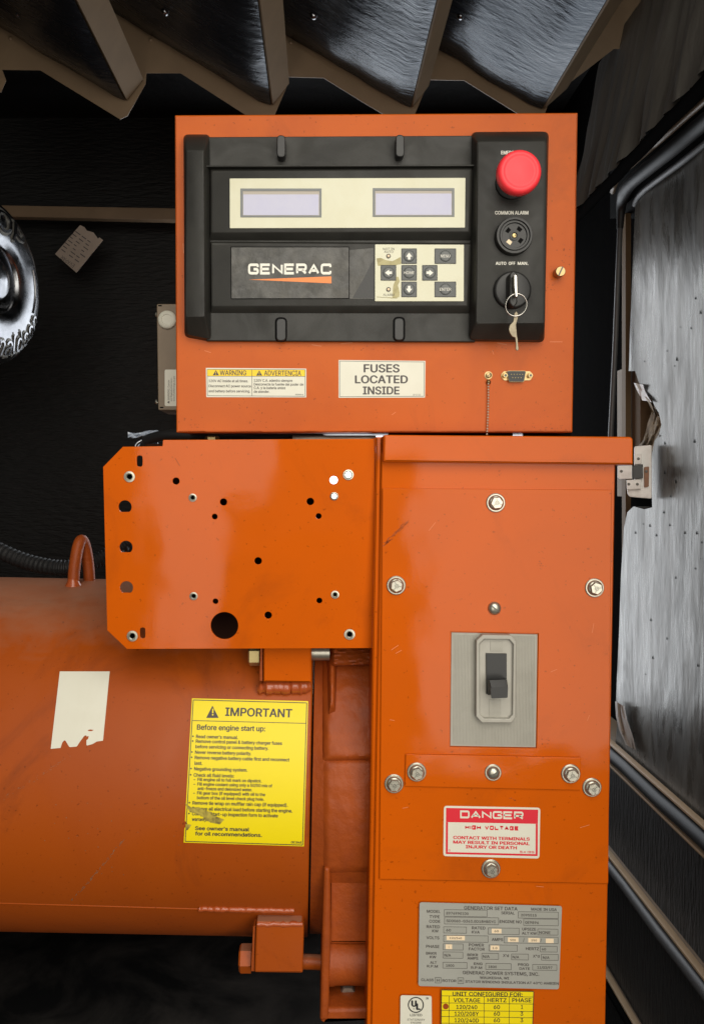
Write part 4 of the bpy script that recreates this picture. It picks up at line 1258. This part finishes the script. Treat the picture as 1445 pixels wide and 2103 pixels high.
for a in ((1040, 175, 1068, 222),): ink.line(*a, 4)
part('scratch', ink.mesh(), 'orange_cast', pl)

# ------------------------------------------------------------------ alternator
alt = root('alternator', 'dull orange alternator barrel lying behind the mounting plate, with stickers', 'alternator', P(300, 1915, 1.0))
def cyl_mesh(c, a, R, x0, x1, n=96, caps=True, rings=None):
    a = a.normalized(); u = a.cross(Vector((0, 0, 1))).normalized(); w = a.cross(u)
    rings = rings or [(x0, R), (x1, R)]
    vs_, fs = [], []
    for s_, r in rings:
        for i in range(n):
            t = 2 * math.pi * i / n
            vs_.append(c + a * s_ + (u * math.cos(t) + w * math.sin(t)) * r)
    for k in range(len(rings) - 1):
        for i in range(n):
            j = (i + 1) % n
            fs.append((k * n + i, k * n + j, (k + 1) * n + j, (k + 1) * n + i))
    if caps:
        fs.append(tuple(range(n))); fs.append(tuple((len(rings) - 1) * n + i for i in range(n)))
    return from_py(vs_, fs, 40)
xe = CY.at(636, 1560).x + .20
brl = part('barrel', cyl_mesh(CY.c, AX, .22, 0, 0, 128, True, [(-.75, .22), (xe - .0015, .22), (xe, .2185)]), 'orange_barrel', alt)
weldp = [CY.at(408 + (602 - 408) * i / 60, 1866 + (i / 60) * 4 + 1.3 * noise.noise(Vector((i * .4, 0, 0))), .0005) for i in range(61)]
part('weld_bead', tube(weldp, lambda k: .0031 + .0014 * noise.noise(Vector((k * .30, 3, 0))), 10), 'orange_weld', brl)
seam = [CY.at(-30 + 438 * i / 40, 1853 + 13 * i / 40, -.0007) for i in range(41)]
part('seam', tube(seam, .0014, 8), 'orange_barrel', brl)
# paper sticker, torn along the bottom
def bot(u):
    ks = [(0, 1.0), (.20, 1.0), (.21, .92), (.26, .90), (.30, .94), (.36, 1.0), (.50, 1.0), (.56, .93), (.63, .86), (.67, .86), (.66, .92), (.69, 1.0), (.80, .985), (.88, .955), (1, .95)]
    for (a, b), (c, d) in zip(ks[:-1], ks[1:]):
        if a <= u <= c: return b + (d - b) * ((u - a) / max(c - a, 1e-6))
    return .95
part('blank_sticker', patch(CY, ZA(425, 134), ZA(778, 134), ZA(728, 650), ZA(361, 682), 48, 20, .5, .4, bottom=bot), 'label_white', alt, label='blank white sticker torn along its lower edge')
tr_ = Ink(CY, .75, ZA); tr_.poly([(622, 550), (640, 545), (665, 549), (650, 557), (628, 556)]); tr_.poly([(600, 597), (630, 592), (625, 612), (612, 622), (606, 610)])
part('tear', tr_.mesh(), 'orange_barrel', alt)
def left_(t):
    return 5.0 if .865 < t < .90 else 0.0
sq = [ZI(113, 112), ZI(896, 131), ZI(867, 1111), ZI(57, 1085)]
lb = part('start_up_sticker', patch(CY, *sq, 24, 60, .5, .4, left=left_), 'label_yellow', alt, label='bright yellow start-up instruction sticker with a scuffed corner')
ink = Ink(CY, .85, ZI, slope=.025, lean=.05)
ink.quad((122, 123), (886, 143), (858, 1102), (68, 1077), 5, 14); ink.lines(112, 262, 880, 281, 4, 12)
ink.tri(251, 203, 84, 82)
for k_ in range(1): pass
ink.text('IMPORTANT', 338, 229, 785, 54, .028)
ink.text('Before engine start up:', 147, 323, 605, 34, .03)
for t, x0, y, x1, bl in (("Read owner's manual.", 141, 380, 422, 1), ('Remove control panel & battery charger fuses', 139, 412, 719, 1), ('before servicing or connecting battery.', 137, 448, 628, 0), ('Never reverse battery polarity.', 134, 486, 513, 1),
                         ('Remove negative battery cable first and reconnect', 132, 522, 768, 1), ('last.', 131, 560, 182, 0), ('Negative grounding system.', 128, 598, 486, 1), ('Check all fluid levels:', 125, 640, 395, 1),
                         ('Remove tie wrap on muffler rain cap (if equipped).', 117, 828, 757, 1), ('Remove all electrical load before starting the engine.', 115, 866, 788, 1), ('Complete start-up inspection form to activate', 114, 901, 691, 1), ('warranty.', 113, 938, 215, 0)):
    ink.text(t, x0, y, x1, 22, .032)
    if bl: ink.dot(x0 - 21, y - 12, 5.5)
for t, x0, y, x1, bl in (('Fill engine oil to full mark on dipstick.', 151, 669, 582, 1), ('Fill engine coolant using only a 50/50 mix of', 150, 700, 652, 1), ('anti-freeze and deionized water.', 151, 730, 518, 0),
                         ('Fill gear box (if equipped) with oil to the', 148, 760, 605, 1), ('bottom of the oil level check plug hole.', 147, 792, 597, 0)):
    ink.text(t, x0, y, x1, 20, .032)
    if bl: ink.line(x0 - 27, y - 8, x0 - 15, y - 8, 4)
ink.text("See owner's manual", 135, 1000, 497, 24, .035); ink.text('for oil recommendations.', 135, 1036, 583, 24, .035); ink.text('OE1848', 780, 1090, 850, 14, .03)
part('lettering', ink.mesh(), 'print_dark', lb)
ink = Ink(CY, 1.0, ZI); ink.line(254, 182, 253, 212, 9); ink.dot(253, 223, 5.5); part('alert_mark', ink.mesh(), 'label_yellow', lb)
sc_ = Ink(CY, 1.05, ZI)
sc_.poly([(64, 818), (110, 850), (160, 846), (205, 870), (250, 880), (240, 905), (190, 915), (150, 890), (100, 880)])
sc_.poly([(180, 880), (250, 900), (330, 930), (300, 962), (240, 950), (196, 930)]); sc_.poly([(70, 960), (110, 965), (85, 1000), (70, 1002)])
part('scuff', sc_.mesh(), 'scuffed', lb)
mk = Ink(CY, .2, ZA); rnd = random.Random(5)
for i in range(70):
    t = rnd.random(); x, y = 505 + (860 - 505) * t, 1760 - (1760 - 1340) * t
    x += rnd.uniform(-9, 9) + 25 * math.sin(t * 3) * .4; l_ = rnd.uniform(4, 22)
    mk.line(x, y, x + l_ * .62, y - l_ * .78, rnd.uniform(1.5, 4))
for i in range(40):
    t = rnd.random(); x, y = 20 + 480 * t, 1040 - 300 * t + rnd.uniform(-16, 16); l_ = rnd.uniform(3, 14)
    mk.line(x, y, x + l_ * .85, y - l_ * .5, rnd.uniform(1.2, 3.2))
for i in range(26): x, y = rnd.uniform(300, 1350), rnd.uniform(1040, 1580); mk.dot(x, y, rnd.uniform(2, 5), 7, rnd.uniform(1.5, 4))
o = part('scuff_marks', mk.mesh(), 'copper_rust', alt); o['kind'] = 'stuff'

# lifting eye on top of the barrel
f0 = CY.at(151, 1204, -.002)
arc = []
bk = CY.c + AX * ((P(186, 1192, 1.05).x + .20)) ; bk = Vector((bk.x, 1.046, CY.c.z + .2185))
topz = P(167, 1113, 1.0).z
for i in range(25):
    t = i / 24
    base_ = f0.lerp(bk, t)
    hgt = math.sin(math.pi * t) ** .62
    arc.append(Vector((base_.x, base_.y, base_.z * (1 - hgt) + topz * hgt)))
le = part('lifting_eye', tube(arc, .0076, 16), 'orange_cast', alt)
part('weld_fillet', lathe([(.0125, -.004), (.0105, .0015), (.0078, .006), (.0066, .010)], 20, 60), 'orange_weld', le, Matrix.Translation(f0) @ CY.nrm(f0).lerp(Vector((0, 0, 1)), .5).to_track_quat('Z', 'Y').to_matrix().to_4x4())

# ------------------------------------------------------------------ bell housing between alternator and breaker cabinet
bell = root('bell_housing', 'rough cast orange bell housing between the alternator and the breaker cabinet', 'bell housing', P(700, 2100, .95))
CB = Cyl(CY.c, AX, .216)
part('casting', cyl_mesh(CY.c, AX, .216, 0, 0, 128, True, [(xe + .0022, .2155), (xe + .0028, .216), (.42, .216)]), 'orange_cast', bell)
def bump_(a, s_): return lambda u, v: a * noise.noise(Vector((u * 5, v * 9, s_)))
def soft(a, s_, e=.16, n=9):
    """cast relief: rounded edges and a lumpy skin"""
    def f(u, v):
        k = min(u / e, (1 - u) / e, v / (e * .5), (1 - v) / (e * .5), 1.0)
        return -(1 - math.sin(max(k, 0) * math.pi / 2)) * n + a * noise.noise(Vector((u * 6, v * 10, s_))) + .5 * a * noise.noise(Vector((u * 19, v * 33, s_)))
    return f
part('cast_pad', patch(CB, (662, 1340), (790, 1340), (790, 1562), (662, 1564), 30, 44, 7, 4, bulge=soft(.9, 1, .12, 7)), 'orange_cast', bell)
part('rib', patch(CB, (671, 1336), (693, 1336), (689, 1462), (674, 1468), 10, 30, 20, 6, bulge=soft(.6, 4, .4, 14)), 'orange_cast', bell)
part('lug', patch(CB, (671, 1326), (790, 1326), (790, 1366), (671, 1370), 24, 14, 26, 8, bulge=soft(2.0, 3, .14, 20)), 'orange_cast', bell)
part('cast_pad', patch(CB, (664, 1560), (790, 1559), (790, 1790), (664, 1793), 30, 44, 3.5, 4, bulge=soft(.8, 7, .10, 3.5)), 'orange_cast', bell)
F2 = Plane(P(700, 1950, .831), (0, -1, 0), R_(1.0))
part('web', prism(F2, zz(ZK, [(832, 256), (872, 262), (876, 700), (862, 1245), (806, 1250), (820, 700)]), -75, 0, 3.2, 3), 'orange_cast', bell)
part('foot', prism(F2, zz(ZK, [(850, 1168), (1140, 1163), (1140, 1254), (806, 1254)]), -70, -1.5, 4, 2), 'orange_cast', bell)
part('pocket', prism(F2, zz(ZK, [(860, 990), (1125, 985), (1125, 1175), (858, 1175)]), -90, -56, 0), 'black_satin', bell)
bs = []
for i in range(3): pass
bc = F2.at(*ZK(985, 845), -.029)
bx0, bx1 = F2.at(*ZK(870, 845), -.029), F2.at(*ZK(1120, 850), -.029)
part('boss', cyl_mesh(bx0, (bx1 - bx0), .026, 0, 0, 40, True, [(-.004, .0262), (.003, .0260), (.008, .0250), (.020, .0246), ((bx1 - bx0).length + .01, .0250)]), 'orange_cast', bell)
part('cast_panel', prism(F2, zz(ZK, [(850, 258), (1160, 262), (1150, 760), (850, 760)]), -80, -14, 5, 4), 'orange_cast', bell)
nb = F2.at(*ZK(985, 1035), -.040)
part('nut', hex_prof(.010, .012, .002), 'zinc', bell, Matrix.Translation(nb) @ Matrix.Rotation(R_(90), 4, 'X'))

# bracket welded to the barrel under the plate
br = root('bracket', 'orange welded bracket block hanging below the mounting plate', 'bracket', P(588, 1400, .87))
F3 = Plane(P(588, 1360, .848), (0, -1, 0), R_(.5))
part('block', prism(F3, zz(ZT, [(196, 20), (672, 20), (668, 392), (200, 384)]), -90, 0, 1.2, .6), 'orange_gloss', br)
part('washer_plate', prism(F3, zz(ZT, [(164, 20), (188, 20), (188, 382), (158, 380)]), -60, -2, .6, .4), 'orange_cast', br)
wp = [CY.at(*ZT(150 + 510 * i / 26, 440 + 14 * noise.noise(Vector((i * .33, 5, 0))) - i * .5), .004) for i in range(27)]
part('weld_bead', tube(wp, lambda k: (.0082 + .0038 * noise.noise(Vector((k * .6, 1, 0)))) * (1 if 2 < k < 25 else .72), 12), 'orange_weld', br)
hb = F3.at(*ZT(160, 118), -.022)
part('bolt_head', hex_prof(.0125, .012, .0015), 'gold_zinc', br, Matrix.Translation(hb) @ Matrix.Rotation(R_(-90), 4, 'Y'))
e0, e1 = F3.at(*ZT(660, 98), -.02), F3.at(*ZT(850, 98), -.02)
part('stud', tube([e0, e1], .0085, 16), 'zinc', br)
# lower bracket with its long bolt
lo = root('bracket', 'orange bracket block with a long bolt below the barrel', 'bracket', P(572, 2000, .88))
F4 = Plane(P(572, 1945, .852), (0, -1, 0), R_(1.2))
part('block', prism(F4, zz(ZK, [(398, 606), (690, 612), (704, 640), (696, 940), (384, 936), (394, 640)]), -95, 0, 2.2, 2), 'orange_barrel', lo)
part('washer', prism(F4, zz(ZK, [(376, 640), (392, 632), (383, 928), (362, 926)]), -60, -3, .6, .5), 'orange_cast', lo)
h4 = F4.at(*ZK(366, 842), -.024)
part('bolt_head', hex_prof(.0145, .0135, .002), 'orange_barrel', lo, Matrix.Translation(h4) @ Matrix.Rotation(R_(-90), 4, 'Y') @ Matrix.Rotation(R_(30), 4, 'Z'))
s0, s1 = F4.at(*ZK(690, 862), -.024), F4.at(*ZK(830, 868), -.024)
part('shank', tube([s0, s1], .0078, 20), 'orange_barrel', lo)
wp = [F4.at(*ZK(405 + 290 * i / 14, 622 + 8 * noise.noise(Vector((i * .5, 2, 0)))), -.002) for i in range(15)]
part('weld_bead', tube(wp, lambda k: .0030 + .001 * noise.noise(Vector((k * .7, 4, 0))), 10), 'orange_weld', lo)

# ------------------------------------------------------------------ things around the cabinets
# chrome air cleaner cover at the left edge
ce = P(4, 572, 1.15)
axd = Vector((math.sin(R_(78)), -math.cos(R_(78)), 0))
prof = [(.130, -.060), (.1285, -.040), (.124, -.022), (.114, -.010), (.098, -.002), (.080, .001), (.062, .000), (.052, -.003), (.0485, -.006), (.047, -.016), (.046, -.026), (.036, -.028), (.0335, -.024), (.032, -.012), (.030, -.007), (.026, -.004), (.012, -.002), (0, -.0015)]
def prof_h(r):
    for (r0, h0), (r1, h1) in zip(prof[:-1], prof[1:]):
        if r1 <= r <= r0: return h0 + (h1 - h0) * (r0 - r) / max(r0 - r1, 1e-9)
    return 0
yv = Vector((0, 0, 1)); xv = yv.cross(axd).normalized()
MA = Matrix.Translation(ce) @ Matrix((xv, yv, axd)).transposed().to_4x4()
air = root('air_cleaner', 'chrome air cleaner cover with raised lettering cut off by the left edge', 'air cleaner', MA @ Vector((0, -.13, -.05)))
part('cover', lathe(prof, 72, 50), 'chrome', air, MA)
part('canister', lathe([(.124, -.30), (.124, -.055), (.129, -.056)], 64), 'black_satin', air, MA)
def wrap_text(txt, r0, ang0, ang1, cap, inward=False, lift=.0016, fat=0.0):
    vs_, fs = glyphs(txt)
    if fat:
        V0, F0 = vs_, fs; vs_, fs = [], []
        for ox, oy in ((-fat, 0), (fat, 0), (0, fat), (0, -fat)):
            b = len(vs_); vs_ += [(p[0] + ox, p[1] + oy) for p in V0]; fs += [tuple(b + i for i in f) for f in F0]
    lo_, hi_ = min(v[0] for v in vs_), max(v[0] for v in vs_)
    V2, F2_ = [], []
    for lev in (lift, -.001):
        for gx, gy in vs_:
            t = (gx - lo_) / (hi_ - lo_); th = R_(ang0 + (ang1 - ang0) * t)
            rr = r0 + (gy / CAP) * cap * (-1 if inward else 1)
            V2.append((rr * math.cos(th), rr * math.sin(th), prof_h(rr) + lev))
    n = len(vs_); cnt = {}
    for f in fs:
        F2_.append(f)
        for a, b in zip(f, f[1:] + f[:1]): cnt[(a, b)] = cnt.get((a, b), 0) + 1
    for (a, b) in list(cnt):
        if (b, a) not in cnt: F2_.append((a, b, b + n, a + n))
    me = bpy.data.meshes.new('m'); me.from_pydata(V2, [], F2_); me.update(); return me
part('lettering', wrap_text('TOP', .070, 122, 52, .032, lift=.0030), 'chrome', air, MA, label='raised word at the top of the cover')
part('letter_shade', wrap_text('TOP', .0688, 123.5, 50.5, .0345, lift=.0010, fat=.05), 'zinc_dark', air, MA)  # dark copy under the word paints shade round its letters
part('letter_shade', wrap_text('donaldson', .1132, 241, 338, .031, True, lift=.0010, fat=.05), 'zinc_dark', air, MA)  # same painted shade under the maker name
part('lettering', wrap_text('donaldson', .112, 242, 337, .028, True, lift=.0030), 'chrome', air, MA, label='raised maker name along the lower rim')
rdg = [Vector(((.088) * math.cos(R_(t)), .088 * math.sin(R_(t)), prof_h(.088) + .0006)) for t in range(-22, 24, 3)]
part('raised_mark', tube(rdg, .0018, 8), 'chrome', air, MA)

# tan charger box on the left flank of the cabinet
F5 = Plane(P(345, 733, .95), (0, -1, 0), R_(-.5))
tb = root('electrical_box', 'small tan electrical box fixed to the left side of the control cabinet', 'electrical box', P(345, 843, .97))
part('housing', prism(F5, [(322, 624), (398, 624), (400, 843), (325, 842)], -60, 0, 1.0, 2.0), 'tan_box', tb)
part('round_cap', lathe([(.0112, 0), (.0112, .002), (.0098, .0034), (.0065, .0036), (.006, .0028), (0, .0028)], 32, 45), 'label_white', tb, F5.M(344, 657, .0002))
lb = part('paper_label', prism(F5, rect(338.5, 759, 380, 834), .1, .4, 0, 2), 'label_white', tb)
ink = Ink(F5, .6)
rot_text(ink, 'WARNING: Cancer', 346.5, 801, 42, 4.0, -math.pi / 2, .03); rot_text(ink, 'and Reproductive Harm -', 352, 799, 50, 3.6, -math.pi / 2, .03); rot_text(ink, 'www.P65Warnings.ca.gov', 357.5, 798, 52, 3.6, -math.pi / 2, .03)
ink.poly([(348, 823), (348, 829), (343.5, 826)])
part('lettering', ink.mesh(), 'print_dark', lb)
for x, y in ((327.5, 628), (331, 837)): part('corner_slot', flat(F5, rect(x - 2.5, y - 1.6, x + 5, y + 1.2), .15, .4), 'black_void', tb)
for y in (646, 825):
    p = F5.at(323, y, -.012); part('screw', lathe([(.003, 0), (.0026, .0018), (0, .0024)], 14, 60), 'zinc', tb, Matrix.Translation(p) @ Matrix.Rotation(R_(-90), 4, 'Y'))

# corrugated hose
hp = rsp([(-120, 1075, 1.22), (-60, 1098, 1.2), (0, 1131, 1.17), (60, 1155, 1.16), (120, 1166, 1.15), (170, 1161, 1.16), (215, 1143, 1.18), (270, 1108, 1.2), (330, 1060, 1.24)], 26)
single('corrugated_hose', tube(hp, lambda k: .0122 if (k // 2) % 2 else .0106, 14, sm=25), 'rubber', 'black corrugated hose sagging behind the lifting eye', 'hose')

# odds and ends in the gap above the mounting plate
single('wire_bundle', tube(rsp([(300, 905, .95), (345, 893, .93), (420, 897, .92), (480, 893, .92), (540, 898, .92), (610, 894, .92), (660, 897, .93)], 8), .0065, 10), 'rubber',
       'black wire bundle crossing the gap above the mounting plate', 'wires')
gapr = root('cabinet_support', 'bare steel support rail in the narrow gap under the control cabinet', 'rail', P(690, 905, .90))
part('rail', box(P(600, 900, .9).x, P(772, 900, .9).x, .90, .93, P(700, 906, .9).z, P(700, 894, .9).z, .001), 'zinc', gapr)
part('gap_blocker', box(P(800, 890, .87).x, P(1052, 890, .87).x, .87, .89, P(800, 912, .87).z, P(800, 880, .87).z), 'matte_black', gapr)  # added black strip, hides the daylight under the cabinet
part('gap_blocker', box(P(1082, 890, .87).x, P(1172, 890, .87).x, .87, .89, P(800, 912, .87).z, P(800, 880, .87).z), 'matte_black', gapr)  # second added strip against the daylight
part('dark_bar', box(P(414, 900, .97).x, P(640, 900, .97).x, .97, 1.0, P(500, 960, .97).z, P(500, 891, .97).z, .001), 'black_satin', gapr)  # added to block daylight along the left part of the gap
nutg = P(436, 901, .9)
part('stud_nut', lathe([(.0085, -.004), (.0085, .0015), (.007, .003), (0, .003)], 6), 'gold_zinc', gapr, Matrix.Translation(nutg))
rg = [P(300, 918, .96) + Vector((.013 * math.cos(R_(t)), .004 * math.sin(R_(t)), .009 * math.sin(R_(t)))) for t in range(0, 360, 12)]
single('chrome_clamp', tube(rg, .0032, 10, True), 'chrome', 'chrome hose clamp peeking above the left corner of the mounting plate', 'clamp')
vs_, fs = [], []
for i in range(12):
    t = i / 11
    for j in range(5):
        u = j / 4 - .5
        wd = 7 + 7 * abs(t - .45) + 3 * noise.noise(Vector((t * 6, 0, 1)))
        vs_.append(P(263 + 64 * t, 893 - 3 * t + u * wd * 1.2 + 2 * math.sin(t * 7), .95 + .006 * noise.noise(Vector((t * 9, u * 5, 2)))))
for i in range(11):
    for j in range(4):
        k = i * 5 + j; fs.append((k, k + 1, k + 6, k + 5))
single('plastic_wrap', from_py(vs_, fs), 'clear_plastic', 'crumpled clear plastic wrap on the wire left of the cabinet foot', 'plastic wrap')

# door latch in the torn part of the lining
la = root('door_latch', 'white painted door latch with rusty strap at the torn foam', 'latch', P(1310, 1022, 1.10))
F6 = Plane(P(1310, 970, 1.09), (-.35, -1, 0))
part('back_plate', prism(F6, zz(ZW, [(425, 1588), (525, 1580), (525, 1890), (400, 1880), (385, 1860), (385, 1800), (425, 1790)]), -10, 0, 1.2, 2.5), 'white_paint', la)
part('arm', prism(F6, zz(ZW, [(330, 1700), (412, 1696), (412, 1775), (340, 1778), (328, 1765)]), 1, 9, .8, 1), 'white_paint', la)
part('lug', prism(F6, zz(ZW, [(424, 1636), (466, 1632), (466, 1690), (424, 1692)]), 0, 6, .6, .6), 'white_paint', la)
part('lug', prism(F6, zz(ZW, [(380, 1782), (462, 1778), (462, 1834), (382, 1838)]), 0, 6, .6, .6), 'white_paint', la)
part('block', prism(F6, zz(ZW, [(414, 1700), (474, 1692), (474, 1772), (414, 1776)]), 0, 8, .8), 'black_satin', la)
part('strap', prism(F6, zz(ZW, [(480, 1708), (510, 1704), (508, 1820), (482, 1826)]), .1, 3, .4, 1.6), 'copper_rust', la)
for x, y, h_ in ((448, 1660, 6), (442, 1806, 6), (393, 1806, 6), (350, 1732, 9), (493, 1733, 3)):
    part('rivet_hole', lathe([(.0020, .0002), (.0012, .0006), (0, .0006)], 12), 'zinc_dark', la, F6.M(*ZW(x, y), h_ / K))
single('skid_beam', box(-.98, .44, 1.30, 1.66, ZC - 1.20, ZC - .90, .006), 'skid', 'dusty dark skid beam under the alternator at the lower left', 'beam')
